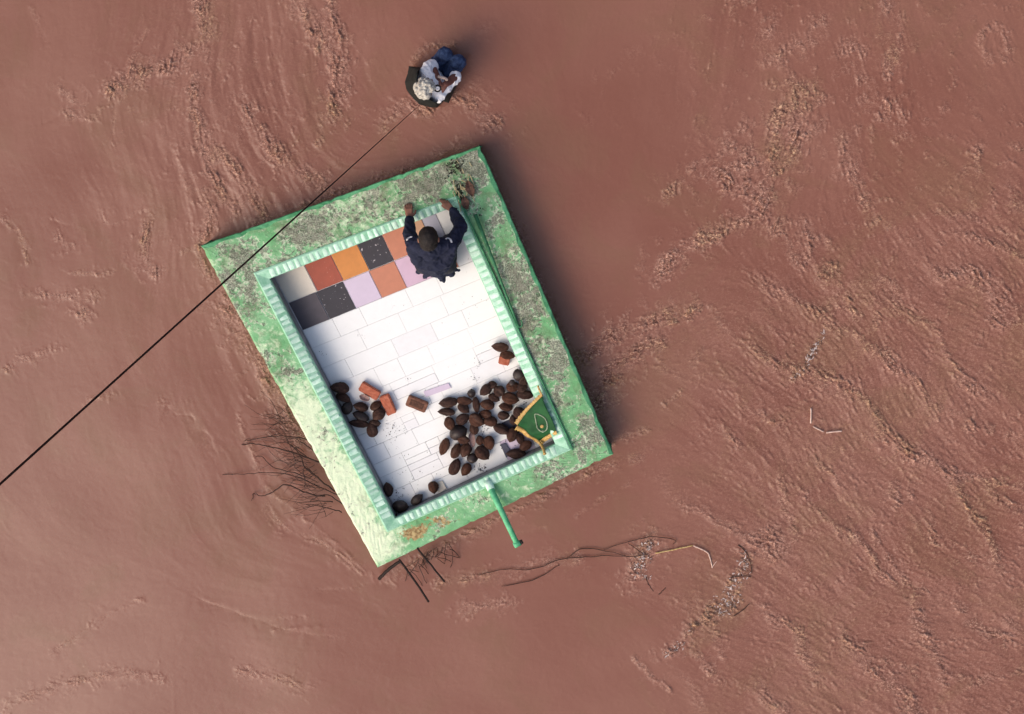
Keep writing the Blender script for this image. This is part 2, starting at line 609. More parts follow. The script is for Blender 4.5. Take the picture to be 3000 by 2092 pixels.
    GLARE_SHADE = (1.0 * blob(500, 1500, 700, 700) + 0.8 * blob(250, 300, 500, 600) + 0.5 * blob(1300, 2000, 600, 250)
            + 0.35 * blob(2900, 150, 400, 350) + 0.3 * blob(1000, 100, 500, 300) - 0.5 * blob(2500, 1100, 600, 900) - 0.55 * blob(1650, 700, 330, 420))  # broad tones painted for sky glare and the shade beside the platform
    CHZ = np.zeros_like(HZ)
    CHZ[k:-k, k:-k] = np.clip(CHOP, 0, 1.4) * fade
    GSZ = np.zeros_like(HZ)
    GSZ[k:-k, k:-k] = GLARE_SHADE * fade
    RIZ = np.ones_like(HZ)
    RIZ[k:-k, k:-k] = sstep(1300, 2000, U)
    FZ = np.zeros_like(HZ)
    FZ[k:-k, k:-k] = np.clip(FO, 0, 1) * fade
    GX, GY = np.meshgrid(gx_, gy_)
    co = np.stack([GX, GY, HZ], -1).reshape(-1, 3).astype(np.float32)
    W, Hh = len(gx_), len(gy_)
    idx = np.arange(W * Hh).reshape(Hh, W)
    q = np.stack([idx[:-1, :-1], idx[:-1, 1:], idx[1:, 1:], idx[1:, :-1]], -1).reshape(-1, 4).astype(np.int32)
    me = bpy.data.meshes.new("flood_water")
    me.vertices.add(len(co))
    me.vertices.foreach_set("co", co.ravel())
    me.loops.add(q.size)
    me.loops.foreach_set("vertex_index", q.ravel())
    me.polygons.add(len(q))
    me.polygons.foreach_set("loop_start", np.arange(0, q.size, 4, dtype=np.int32))
    me.polygons.foreach_set("use_smooth", np.ones(len(q), dtype=bool))
    me.update(calc_edges=True)
    at = me.attributes.new("foam", 'FLOAT', 'POINT')
    at.data.foreach_set("value", FZ.ravel().astype(np.float32))
    for nm, arr in (("chop", CHZ), ("glare_shade", GSZ), ("cross", RIZ)):
        at = me.attributes.new(nm, 'FLOAT', 'POINT')
        at.data.foreach_set("value", arr.ravel().astype(np.float32))
    # material
    m, N, L, b = new_mat("muddy_water", 0.34, 0.4)
    nt = m.node_tree
    pos = geo_pos(nt)

    def attr(nm):
        a_ = nt.nodes.new("ShaderNodeAttribute")
        a_.attribute_name = nm
        return a_.outputs["Fac"]

    def mapped(rot, scl):
        mp = nt.nodes.new("ShaderNodeMapping")
        mp.inputs["Rotation"].default_value = (0, 0, math.radians(rot))
        mp.inputs["Scale"].default_value = scl
        nt.links.new(pos, mp.inputs["Vector"])
        return mp.outputs[0]
    a1 = noise(nt, 0.8, 3, 0.5, pos, 0.4)
    a1 = math_node(nt, 'MULTIPLY_ADD', attr("glare_shade"), 0.09, a1)
    c1 = ramp(nt, a1, [(0.34, (0.194, 0.076, 0.053)), (0.50, (0.210, 0.087, 0.062)), (0.70, (0.230, 0.102, 0.073))])
    a2 = noise(nt, 1.7, 4, 0.55, pos, 0.8)
    f2 = ramp(nt, a2, [(0.50, (0, 0, 0)), (0.68, (0.5, 0.5, 0.5))])
    c3 = mix(nt, f2, c1, (0.190, 0.092, 0.056))
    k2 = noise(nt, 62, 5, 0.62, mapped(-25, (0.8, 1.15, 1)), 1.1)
    chop = attr("chop")
    foam = attr("foam")
    fcol = ramp(nt, a2, [(0.44, (0.58, 0.335, 0.25)), (0.60, (0.54, 0.34, 0.20))])
    # tan lace is foam plus painted crest highlights; dark flecks paint trough shade
    cover = math_node(nt, 'MULTIPLY_ADD', foam, 0.55, math_node(nt, 'MULTIPLY', chop, 0.62), clamp=True)
    trough_shade = math_node(nt, 'MULTIPLY', ramp(nt, k2, [(0.36, (1, 1, 1)), (0.455, (0, 0, 0))]), math_node(nt, 'MULTIPLY', chop, 0.82), clamp=True)
    col = mix(nt, trough_shade, c3, (0.082, 0.036, 0.022))
    froth_light = math_node(nt, 'MULTIPLY', ramp(nt, k2, [(0.525, (0, 0, 0)), (0.61, (1, 1, 1))]), cover, clamp=True)
    froth_light = math_node(nt, 'MULTIPLY_ADD', foam, 0.22, froth_light, clamp=True)
    col = mix(nt, froth_light, col, fcol)
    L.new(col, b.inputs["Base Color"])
    b.inputs["IOR"].default_value = 1.33
    b.inputs["Roughness"].default_value = 0.22
    b.inputs["Specular IOR Level"].default_value = 0.58
    base_b = noise(nt, 12, 4, 0.55, pos, 0.6)
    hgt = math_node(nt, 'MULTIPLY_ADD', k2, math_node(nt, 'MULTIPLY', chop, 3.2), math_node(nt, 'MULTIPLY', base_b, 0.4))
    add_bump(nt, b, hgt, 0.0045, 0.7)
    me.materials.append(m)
    o = bpy.data.objects.new("flood_water", me)
    link(o)
    tag(o, "brown muddy flood water with ripples and foam streaks", "water", kind="structure")
    return o


build_water()

# ------------------------------------------------------------------ the platform
ZS, ZB, ZI, ZF = 0.30, 0.312, 0.288, 0.075        # slab top, band outer, band inner, floor
Q_OUT = [(588, 722), (1405, 429), (1796, 1332), (1106, 1664)]
Q_MID = [(742, 800), (1337, 574), (1674, 1318), (1134, 1560)]
Q_IN = [(789, 817), (1316, 611), (1627, 1302), (1157, 1520)]
W_OUT = [P(*p, ZS) for p in Q_OUT]
W_MID = [P(*p, ZB) for p in Q_MID]
W_IN = [P(*p, ZI) for p in Q_IN]
center = sum(W_IN, Vector()) / 4

plat = thing("shrine_platform", "green painted rectangular platform with raised edges and tiled floor standing in the flood", "platform",
             (center.x, center.y, 0.0))


def lichen_mat(name, green, pale, ochre=False):
    m, N, L, b = new_mat(name, 0.85, 0.2)
    nt = m.node_tree
    pos = geo_pos(nt)

    def attr(nm):
        a = nt.nodes.new("ShaderNodeAttribute")
        a.attribute_name = nm
        return a.outputs["Fac"]
    big = noise(nt, 5, 5, 0.6, pos, 0.5)
    med = noise(nt, 16, 5, 0.65, pos, 0.6)
    fine = noise(nt, 40, 4, 0.6, pos, 0.5)
    spots = noise(nt, 24, 5, 0.68, pos, 0.9)
    g2 = (green[0] * 0.55, green[1] * 0.72, green[2] * 0.58)
    base = ramp(nt, big, [(0.35, g2), (0.62, green)])
    # sun-bleached pale areas
    pf = math_node(nt, 'ADD', attr("pale"), math_node(nt, 'MULTIPLY', math_node(nt, 'SUBTRACT', med, 0.5), 1.6))
    pf = ramp(nt, pf, [(0.36, (0, 0, 0)), (0.72, (0.85, 0.85, 0.85)), (1.0, (1, 1, 1))])
    base = mix(nt, pf, base, pale)
    # cream lichen rosettes
    li = attr("lichen")
    lf = math_node(nt, 'ADD', math_node(nt, 'MULTIPLY', li, 0.27), math_node(nt, 'MULTIPLY', math_node(nt, 'SUBTRACT', big, 0.5), 1.15))
    wv = math_node(nt, 'ADD', fine, math_node(nt, 'SUBTRACT', lf, 0.185))
    cream = ramp(nt, wv, [(0.53, (0, 0, 0)), (0.60, (1, 1, 1))])
    base = mix(nt, math_node(nt, 'MULTIPLY', cream, 0.75), base, (0.60, 0.61, 0.47))
    # soft dark stains
    stn = ramp(nt, math_node(nt, 'ADD', noise(nt, 8, 6, 0.7, pos, 0.6), math_node(nt, 'MULTIPLY', li, 0.16)), [(0.56, (0, 0, 0)), (0.80, (0.7, 0.7, 0.7))])
    base = mix(nt, stn, base, (0.125, 0.135, 0.075))
    # dark crust specks
    dv = math_node(nt, 'ADD', spots, math_node(nt, 'SUBTRACT', lf, 0.180))
    dark = ramp(nt, dv, [(0.54, (0, 0, 0)), (0.60, (1, 1, 1))])
    dk = math_node(nt, 'MULTIPLY', dark, ramp(nt, noise(nt, 90, 2, 0.5, pos), [(0.3, (0.35, 0.35, 0.35)), (0.6, (1, 1, 1))]))
    base = mix(nt, math_node(nt, 'MULTIPLY', dk, 0.9), base, ramp(nt, med, [(0.4, (0.05, 0.055, 0.04)), (0.62, (0.17, 0.155, 0.13))]))
    if ochre:
        of = math_node(nt, 'ADD', attr("ochre"), math_node(nt, 'MULTIPLY', math_node(nt, 'SUBTRACT', noise(nt, 22, 5, 0.7, pos), 0.5), 2.0))
        of = ramp(nt, of, [(0.45, (0, 0, 0)), (0.62, (1, 1, 1))])
        base = mix(nt, of, base, ramp(nt, fine, [(0.38, (0.20, 0.115, 0.05)), (0.62, (0.46, 0.35, 0.17))]))
    L.new(base, b.inputs["Base Color"])
    add_bump(nt, b, math_node(nt, 'MULTIPLY_ADD', fine, 0.5, spots), 0.010, 0.6)
    return m


GREEN = (0.25, 0.49, 0.265)
PALE = (0.70, 0.79, 0.56)
M_COPE = lichen_mat("weathered_green_coping", GREEN, PALE, True)
M_BAND = mottled("green_band_paint", (0.22, 0.48, 0.31), (0.40, 0.65, 0.49), 18, 0.75)
M_RIB = mottled("mint_rib_paint", (0.40, 0.66, 0.50), (0.64, 0.82, 0.69), 22, 0.75, rand=0.12)
M_DADO = mottled("grey_cement_wall", (0.17, 0.165, 0.17), (0.30, 0.29, 0.295), 12, 0.9)
M_EDGE = mottled("dark_green_edge_paint", (0.05, 0.22, 0.09), (0.15, 0.45, 0.22), 11, 0.8)


def lichen_at(u, v):
    """how heavily lichen / bleaching / ochre stain lies at this place of the coping (photo pixel)"""
    li = 0.12
    pa = 0.0
    oc = 0.0
    # top side and right side heavy
    g = lambda cu, cv, ru, rv: math.exp(-(((u - cu) / ru) ** 2 + ((v - cv) / rv) ** 2))
    li += 1.0 * g(1150, 560, 170, 110) + 0.95 * g(880, 670, 190, 90) + 1.0 * g(1350, 480, 110, 90) + 0.5 * g(650, 760, 90, 60)
    li += 0.75 * g(1470, 760, 80, 170) + 0.8 * g(1560, 930, 80, 140) + 0.7 * g(1640, 1120, 90, 130) + 0.7 * g(1730, 1270, 90, 90)
    li += 0.85 * g(700, 880, 60, 110) + 0.75 * g(820, 1060, 50, 90)
    li += 0.35 * g(1300, 1520, 120, 60) + 0.45 * g(1600, 1390, 120, 60)
    pa += 0.45 * g(640, 800, 70, 80) + 0.45 * g(770, 1000, 80, 100) + 0.85 * g(880, 1240, 110, 160) + 0.9 * g(1010, 1450, 110, 150) + 0.8 * g(1110, 1600, 90, 80)
    pa += 0.30 * g(1050, 600, 330, 160) + 0.35 * g(1450, 1460, 300, 60) + 0.25 * g(1520, 1000, 120, 300) + 0.2 * g(950, 640, 300, 120)
    oc += 1.0 * g(1215, 1562, 42, 24) + 0.55 * g(1290, 1525, 60, 26)
    return min(li, 1.1), min(pa, 1.1), min(oc, 1.0)


def proj(p):
    c = ROT.transposed() @ (Vector(p) - CAM)
    return CX + F * c.x / -c.z, CY - F * c.y / -c.z


def lerp(a, b, t):
    return a + (b - a) * t


SIDES = [("top", 0, 1), ("right", 1, 2), ("bottom", 2, 3), ("left", 3, 0)]
for name, i, j in SIDES:
    n = 70
    k = 9
    verts, faces = [], []
    ll = (W_OUT[j] - W_OUT[i]).length
    nrm = (W_OUT[j] - W_OUT[i]).cross(Vector((0, 0, 1))).normalized()
    if nrm.dot(W_OUT[i] - center) < 0:
        nrm = -nrm
    for a in range(n + 1):
        t = a / n
        o = lerp(W_OUT[i], W_OUT[j], t)
        m_ = lerp(W_MID[i], W_MID[j], t)
        m_ = Vector((m_.x, m_.y, ZS))
        wobble = 0.0
        if 0 < a < n:      # chipped outer arris
            wobble = random.uniform(-0.003, 0.002) - (0.008 if random.random() < 0.06 else 0)
        o = o + nrm * wobble
        for c in range(k + 1):
            s = c / k if c != 1 else (0.075 + 0.02 * math.sin(a * 0.9 + i) + random.uniform(-0.01, 0.01))
            p = lerp(o, m_, s)
            z = ZS + random.uniform(-0.002, 0.002)
            if c == 0:
                z -= 0.012
            verts.append((p.x, p.y, z))
        # outer face: down below the water
        verts.append((o.x + nrm.x * 0.004, o.y + nrm.y * 0.004, ZS - 0.035))
        verts.append((o.x - nrm.x * 0.02, o.y - nrm.y * 0.02, ZS - 0.16))
        verts.append((o.x - nrm.x * 0.03, o.y - nrm.y * 0.03, -0.5))
        # inner lower
        verts.append((m_.x, m_.y, ZS - 0.1))
    row = k + 5
    mats_idx = []
    for a in range(n):
        b0, b1 = a * row, (a + 1) * row
        for c in range(k):
            faces.append((b0 + c, b1 + c, b1 + c + 1, b0 + c + 1))
            mats_idx.append(1 if c == 0 and name in ('top', 'right') else 0)
        faces.append((b0, b0 + k + 1, b1 + k + 1, b1))
        mats_idx.append(1)
        faces.append((b0 + k + 1, b0 + k + 2, b1 + k + 2, b1 + k + 1))
        mats_idx.append(1)
        faces.append((b0 + k + 2, b0 + k + 3, b1 + k + 3, b1 + k + 2))
        mats_idx.append(1)
        faces.append((b0 + k, b1 + k, b1 + k + 4, b0 + k + 4))
        mats_idx.append(0)
    o = mesh_ob("coping", verts, faces, [M_COPE, M_EDGE], plat)
    bm = bmesh.new()
    bm.from_mesh(o.data)
    bmesh.ops.recalc_face_normals(bm, faces=bm.faces)
    bm.to_mesh(o.data)
    bm.free()
    o.data.polygons.foreach_set("material_index", mats_idx)
    vals = [lichen_at(*proj(v)) for v in verts]
    for q, nm in enumerate(("lichen", "pale", "ochre")):
        at = o.data.attributes.new(nm, 'FLOAT', 'POINT')
        at.data.foreach_set("value", [v[q] for v in vals])
    # inner band
    bb = MB()
    A, B = W_MID[i], W_MID[j]
    C, D = W_IN[j], W_IN[i]
    nseg = 14
    prof = []
    for a in range(nseg + 1):
        t = a / nseg
        o_ = lerp(A, B, t)
        in_ = lerp(D, C, t)
        prof.append([Vector((o_.x, o_.y, ZB - 0.10)), Vector((o_.x, o_.y, ZB - 0.004)), lerp(o_, in_, 0.12) + Vector((0, 0, 0.006)),
                     Vector((in_.x, in_.y, ZI)), Vector((in_.x, in_.y, ZI - 0.055)), Vector((o_.x, o_.y, ZI - 0.055))])
    vs = [p for r in prof for p in r]
    fs = []
    for a in range(nseg):
        for c in range(6):
            c2 = (c + 1) % 6
            fs.append((a * 6 + c, (a + 1) * 6 + c, (a + 1) * 6 + c2, a * 6 + c2))
    fs += [tuple(range(6)), tuple(nseg * 6 + c for c in range(6))]
    bb.add(vs, fs)
    band = bb.build("band", M_BAND, plat)
    # ribs across the band
    if name == "top":
        rib_me = None
    cnt = {"top": 27, "right": 34, "bottom": 27, "left": 40}[name]
    for r in range(cnt):
        t = (r + 0.5 + random.uniform(-0.16, 0.16)) / cnt
        t = 0.012 + 0.976 * t
        in_ = lerp(D, C, t)
        ed = (C - D)
        ed.z = 0
        ed.normalize()
        nout = Vector((ed.y, -ed.x, 0))
        if nout.dot(in_ - center) < 0:
            nout = -nout
        mdir = (B - A)
        mn = Vector((mdir.y, -mdir.x, 0)).normalized()
        wperp = (A - in_).dot(mn) / nout.dot(mn)
        o_ = in_ + nout * wperp
        o_.z = ZB
        ax = (o_ - in_)
        length = ax.length * (0.82 + random.uniform(-0.08, 0.03))
        wid = (A - B).length / cnt * random.uniform(0.46, 0.72)
        if 'RIB_ME' not in globals():
            rm = MB()
            pr = [(-0.5, -0.6), (-0.5, 0.25), (-0.32, 0.8), (0, 1.0), (0.32, 0.8), (0.5, 0.25), (0.5, -0.6)]
            vv = []
            for sx, sc in ((0, 0.85), (0.06, 1), (0.94, 1), (1, 0.85)):
                vv += [(sx - 0.5, y, z * sc) for y, z in pr]
            ff = []
            for s_ in range(3):
                for c in range(7):
                    ff.append((s_ * 7 + c, s_ * 7 + (c + 1) % 7, (s_ + 1) * 7 + (c + 1) % 7, (s_ + 1) * 7 + c))
            ff += [tuple(range(7)), tuple(21 + c for c in range(7))]
            rm.add(vv, ff)
            tmp = rm.build("rib", M_RIB)
            RIB_ME = tmp.data
            bpy.data.objects.remove(tmp)
        ro = bpy.data.objects.new("rib", RIB_ME)
        c_ = lerp(in_, o_, 0.47)
        off = world_loc(plat)
        ro.location = c_ - off + Vector((0, 0, 0.001))
        xa = ax.normalized()
        za = Vector((0, 0, 1))
        ya = za.cross(xa).normalized()
        za = xa.cross(ya)
        rot = Matrix((xa, ya, za)).transposed()
        ro.rotation_euler = rot.to_euler()
        ro.scale = (length * random.uniform(0.9, 1.04), wid, 0.0075 + random.uniform(-0.003, 0.003))
        link(ro, band)
    # inner grey wall
    w = MB()
    inn = (center - (A + B) / 2)
    inn.z = 0
    inn.normalize()
    a0 = Vector((D.x, D.y, 0)) - inn * 0.008
    a1 = Vector((C.x, C.y, 0)) - inn * 0.008
    w.prism([(a0.x, a0.y), (a1.x, a1.y), (a1.x - inn.x * 0.05, a1.y - inn.y * 0.05), (a0.x - inn.x * 0.05, a0.y - inn.y * 0.05)], ZF - 0.06, ZI - 0.05)
    w.build("inner_wall", M_DADO, plat)

# dark tube standing in for the shadowed gap along the right-hand crease
mb = MB()
rp = [lerp(W_MID[1], W_MID[2], t) + Vector((0.012, 0.0, 0.004 + 0.002 * math.sin(t * 40))) for t in [k_ / 24 for k_ in range(25)]]
mb.tube(rp, [0.0085 + 0.0015 * math.sin(k_ * 1.7) for k_ in range(25)], 6)
mb.build("gap_shade", mottled("deep_green_gap_shade", (0.03, 0.15, 0.07), (0.08, 0.28, 0.14), 14, 0.7), plat, smooth=True)

# floor ----------------------------------------------------------------
F_Q = [Vector((p.x, p.y, 0)) for p in W_IN]


def fuv(u, v, z=ZF):
    p = lerp(lerp(F_Q[0], F_Q[1], u), lerp(F_Q[3], F_Q[2], u), v)
    return Vector((p.x, p.y, z))


M_GROUT = mottled("pale_grout", (0.50, 0.49, 0.50), (0.76, 0.75, 0.76), 7, 0.9)
fb = MB()
fb.prism([(p.x, p.y) for p in [fuv(-0.01, -0.01), fuv(1.01, -0.01), fuv(1.01, 1.01), fuv(-0.01, 1.01)]], ZF - 0.1, ZF - 0.004)
floor = fb.build("floor", M_GROUT, plat)


def tile_mat(name, c, var=0.10, speck=None, rough=0.45):
    c1 = tuple(x * (1 - var) for x in c)
    m, N, L, b = new_mat(name, rough, 0.4)
    nt = m.node_tree
    pos = geo_pos(nt)
    col = ramp(nt, noise(nt, 14, 6, 0.65, pos, 0.4), [(0.35, c1), (0.65, c)])
    if speck:
        col = mix(nt, ramp(nt, noise(nt, 45, 2, 0.5, pos), [(0.70, (0, 0, 0)), (0.73, (1, 1, 1))]), col, speck)
    # grey smudges of dried mud
    sm = ramp(nt, noise(nt, 30, 6, 0.75, pos, 0.8), [(0.64, (0, 0, 0)), (0.74, (0.55, 0.55, 0.55))])
    col = mix(nt, sm, col, (0.30, 0.27, 0.27))
    L.new(col, b.inputs["Base Color"])
    return m


TM = {
    "white": tile_mat("white_marble", (0.82, 0.82, 0.81), 0.03),
    "white2": tile_mat("grey_white_marble", (0.795, 0.79, 0.795), 0.05),
    "cream": tile_mat("cream_tile", (0.74, 0.66, 0.55), 0.05),
    "red": tile_mat("red_tile", (0.36, 0.075, 0.04), 0.15, (0.45, 0.2, 0.14)),
    "orange": tile_mat("orange_tile", (0.60, 0.23, 0.055), 0.12),
    "dark": tile_mat("charcoal_tile", (0.032, 0.028, 0.038), 0.2, (0.6, 0.55, 0.58)),
    "slate": tile_mat("slate_tile", (0.085, 0.070, 0.085), 0.2),
    "salmon": tile_mat("salmon_tile", (0.52, 0.20, 0.12), 0.10),
    "lilac": tile_mat("lilac_tile", (0.60, 0.50, 0.62), 0.06),
    "pink": tile_mat("pink_lilac_tile", (0.60, 0.42, 0.54), 0.08),
    "tan": tile_mat("tan_tile", (0.50, 0.29, 0.18), 0.15),
    "lavender": tile_mat("lavender_grey_tile", (0.38, 0.38, 0.47), 0.08),
    "navy": tile_mat("navy_tile", (0.055, 0.055, 0.09), 0.2),
}


def tile(u0, v0, u1, v1, key, gap=0.0026, dz=0.0, skew=0.0):
    thin = gap < 0.0012
    gu, gv = gap / 1.5, gap / 2.1
    q = [fuv(u0 + gu, v0 + gv), fuv(u1 - gu, v0 + gv + skew), fuv(u1 - gu, v1 - gv), fuv(u0 + gu, v1 - gv)]
    c = sum(q, Vector()) / 4
    top = ZF + 0.004 + dz + random.uniform(0, 0.0004 if thin else 0.0015)
    b = 0.0003 if thin else 0.0009
    vs = [(p.x, p.y, ZF - 0.01) for p in q] + [(p.x, p.y, top - b) for p in q]
    ins = [p + (c - p).normalized() * b * 1.5 for p in q]
    tl = (0, 0) if thin else (random.uniform(-1, 1) * 0.005, random.uniform(-1, 1) * 0.005)
    vs += [(p.x, p.y, top + (p.x - c.x) * tl[0] + (p.y - c.y) * tl[1]) for p in ins]
    fs = [(3, 2, 1, 0), (8, 9, 10, 11)]
    for i_ in range(4):
        j_ = (i_ + 1) % 4
        fs += [(i_, j_, 4 + j_, 4 + i_), (4 + i_, 4 + j_, 8 + j_, 8 + i_)]
    m = MB()
    m.add(vs, fs)
    return m.build("tile", TM[key], floor)


U1 = [0, 0.168, 0.318, 0.468, 0.607, 0.745, 0.83, 0.91, 1.0]
for a, key in enumerate(["cream", "red", "orange", "dark", "salmon", "tan", "lavender", "white2"]):
    tile(U1[a], 0, U1[a + 1], 0.116, key, 0.003)
U2 = [0, 0.158, 0.312, 0.462, 0.607, 0.752, 0.905, 1.0]
for a, key in enumerate(["slate", "dark", "lilac", "salmon", "pink", "salmon", "white2"]):
    tile(U2[a], 0.116, U2[a + 1], 0.230, key, 0.003)
rows = [0.230, 0.305, 0.388, 0.462, 0.54, 0.61, 0.675, 0.735, 0.80, 0.855, 0.92, 1.0]
rt = random.Random(4)
for r in range(len(rows) - 1):
    u = 0.0
    v0, v1 = rows[r], rows[r + 1]
    while u < 0.999:
        w_ = rt.uniform(0.13, 0.30) if r < 5 else rt.uniform(0.07, 0.20)
        u1 = u + w_
        if u1 > 0.93:
            u1 = 1.0
        key = rt.choice(["white", "white", "white", "white2", "white"])
        if r == 9 and 0.72 < u < 0.82:
            key = "navy"
        if r == 10 and 0.62 < u < 0.8:
            key = "lilac"
        if r == 10 and u > 0.9:
            key = "slate"
        if rt.random() < 0.25 and r > 3:
            vm = v0 + (v1 - v0) * rt.uniform(0.35, 0.65)
            tile(u, v0, u1, vm, key, rt.choice([0.0008, 0.0012, 0.002]))
            tile(u, vm, u1, v1, rt.choice(["white", "white2"]), rt.choice([0.0008, 0.0012, 0.002]))
        else:
            tile(u, v0, u1, v1, key, rt.choice([0.0001, 0.0004, 0.0007, 0.0010]) if r < 6 else rt.choice([0.0006, 0.0011, 0.0018]))
        u = u1
# loose tile strips lying on the floor
ZT = ZF + 0.0065


def loose(name, label, cat, pxs, mat, h=0.012, z=ZT):
    m = MB()
    pts = [P(*p, z) for p in pxs]
    m.prism([(p.x, p.y) for p in pts], z, z + h)
    c = sum(pts, Vector()) / len(pts)
    o = m.build(name, mat, None, origin=(c.x, c.y, z))
    return tag(o, label, cat)


loose("tile_strip", "narrow lilac tile strip lying loose above the brown brick", "tile", [(1241, 1147), (1314, 1122), (1322, 1136), (1248, 1163)], TM["lilac"], 0.008)
loose("tile_fragment", "cream broken tile piece beside coconut at the lower wall", "tile", [(1280, 1412), (1296, 1408), (1308, 1430), (1288, 1443), (1278, 1436)], TM["cream"])
loose("tile_fragment", "dark navy tile piece under the coconuts near the flag", "tile", [(1466, 1302), (1481, 1297), (1500, 1328), (1483, 1340)], TM["navy"])

# ------------------------------------------------------------------ bricks
M_BRICK_R = mottled("red_brick", (0.34, 0.085, 0.045), (0.44, 0.15, 0.09), 30, 0.9, rand=0.1)
M_BRICK_B = mottled("brown_brick", (0.14, 0.06, 0.038), (0.26, 0.12, 0.08), 30, 0.9)
M_FROG = mottled("brick_frog_brown", (0.05, 0.025, 0.018), (0.13, 0.06, 0.04), 60, 0.95)  # darker brown for the panel on the brick top


def brick(px, py, lpx, wpx, ang, mat, label, frog=False, h=0.055, tilt=0.0):
    """brick lying at photo pixel; ang in photo axes (clockwise degrees)"""
    z0 = ZT
    c = P(px, py, z0 + h)
    a = math.radians(ang)
    e = P(px + math.cos(a) * 10, py + math.sin(a) * 10, z0 + h)
    X = (e - c)
    sc_ = X.length / 10
    X.normalize()
    L_, W_ = lpx * sc_, wpx * sc_
    bm = bmesh.new()
    bmesh.ops.create_cube(bm, size=1.0)
    bmesh.ops.scale(bm, vec=(L_, W_, h), verts=bm.verts)
    bmesh.ops.bevel(bm, geom=bm.edges[:], offset=0.007, segments=2, affect='EDGES')
    bmesh.ops.subdivide_edges(bm, edges=[e_ for e_ in bm.edges if e_.calc_length() > 0.03], cuts=4, use_grid_fill=True)
    for v in bm.verts:
        v.co += Vector((random.uniform(-1, 1), random.uniform(-1, 1), random.uniform(-1, 1))) * 0.0015
    me = bpy.data.meshes.new("brick")
    bm.to_mesh(me)
    bm.free()
    me.materials.append(mat)
    o = bpy.data.objects.new("brick", me)
    o.location = (c.x, c.y, z0 + h / 2)
    o.rotation_euler = (tilt, 0, math.atan2(X.y, X.x))
    link(o)
    tag(o, label, "brick", "loose bricks on the white floor")
    if frog:
        m = MB()
        hl, hw = L_ * 0.34, W_ * 0.28
        outer = [(-hl, -hw), (hl, -hw), (hl, hw), (-hl, hw)]
        inner = [(-hl * 0.88, -hw * 0.7), (hl * 0.88, -hw * 0.7), (hl * 0.88, hw * 0.7), (-hl * 0.88, hw * 0.7)]
        vs = [(x, y, h / 2 + 0.002) for x, y in outer] + [(x, y, h / 2 + 0.0035) for x, y in outer]
        vs += [(x, y, h / 2 + 0.003) for x, y in inner]
        fs = [(0, 1, 5, 4), (1, 2, 6, 5), (2, 3, 7, 6), (3, 0, 4, 7), (8, 9, 10, 11), (4, 5, 9, 8), (5, 6, 10, 9), (6, 7, 11, 10), (7, 4, 8, 11)]
        m.add(vs, fs)
        f = m.build("frog", M_FROG)
        f.parent = o
    return o


brick(1082, 1147, 62, 29, 31, M_BRICK_R, "orange red brick, topmost of the two touching bricks by the left coconuts")
brick(1136, 1187, 60, 29, 66, M_BRICK_R, "red brown brick lower of the two touching bricks by the left coconuts")
brick(1221, 1185, 62, 32, 22, M_BRICK_B, "brown brick lying alone with its dark hollow facing up", True)
brick(1477, 1058, 32, 24, 12, M_BRICK_R, "broken orange brick end below the two coconuts at the right wall")

# ------------------------------------------------------------------ coconuts
def coco_mat():
    m, N, L, b = new_mat("coconut_husk", 0.82, 0.18)
    nt = m.node_tree
    v = obj_pos(nt)
    mp = nt.nodes.new("ShaderNodeMapping")
    mp.inputs["Scale"].default_value = (0.22, 1, 1)
    nt.links.new(v, mp.inputs["Vector"])
    fib = noise(nt, 3.2, 6, 0.7, mp.outputs[0], 0.4)
    blotch = noise(nt, 1.3, 4, 0.6, v)
    oi = nt.nodes.new("ShaderNodeObjectInfo")
    c = ramp(nt, fib, [(0.30, (0.018, 0.009, 0.008)), (0.70, (0.092, 0.046, 0.036))])
    warm = ramp(nt, fib, [(0.30, (0.042, 0.014, 0.008)), (0.70, (0.155, 0.064, 0.038))])
    c = mix(nt, ramp(nt, oi.outputs["Random"], [(0.35, (0, 0, 0)), (0.98, (0.9, 0.9, 0.9))]), c, warm)
    c = mix(nt, ramp(nt, blotch, [(0.50, (0, 0, 0)), (0.70, (0.45, 0.45, 0.45))]), c, (0.155, 0.100, 0.078))
    L.new(c, b.inputs["Base Color"])
    add_bump(nt, b, fib, 0.06, 0.7)
    return m


M_COCO = coco_mat()
M_COCO_D = mottled("dark_wet_coconut", (0.012, 0.008, 0.008), (0.04, 0.022, 0.018), 40, 0.5, spec=0.4)
M_HUSK = mottled("pale_husk_shell", (0.20, 0.12, 0.11), (0.34, 0.23, 0.21), 40, 0.9)


def coco_mesh(seed, mat):
    r = random.Random(seed)
    nu, nv = 18, 12
    verts, faces = [], []
    ph = r.uniform(0, 6.28)
    p1, p2 = r.uniform(0.10, 0.22), r.uniform(0.02, 0.10)
    for i in range(nv + 1):
        t = i / nv
        x = -math.cos(math.pi * t)
        rad = math.sin(math.pi * t) ** 0.92
        rad *= 1 - p1 * max(x, 0) - p2 * max(-x, 0)
        if i == nv:
            x += 0.06 + p1 * 0.35
        for k in range(nu):
            a = 2 * math.pi * k / nu
            tri = 1 + 0.12 * math.cos(3 * a + ph)
            nz = 1 + r.uniform(-0.065, 0.065)
            verts.append((x, math.cos(a) * rad * tri * nz, math.sin(a) * rad * tri * nz))
    for i in range(nv):
        for k in range(nu):
            a = i * nu + k
            b = i * nu + (k + 1) % nu
            faces.append((a, b, b + nu, a + nu))
    me = bpy.data.meshes.new("coconut")
    me.from_pydata(verts, [], faces)
    bm = bmesh.new()
    bm.from_mesh(me)
    bmesh.ops.remove_doubles(bm, verts=bm.verts, dist=0.001)
    bmesh.ops.recalc_face_normals(bm, faces=bm.faces)
    bm.to_mesh(me)
    bm.free()
    me.polygons.foreach_set("use_smooth", [True] * len(me.polygons))
    me.materials.append(mat)
    return me


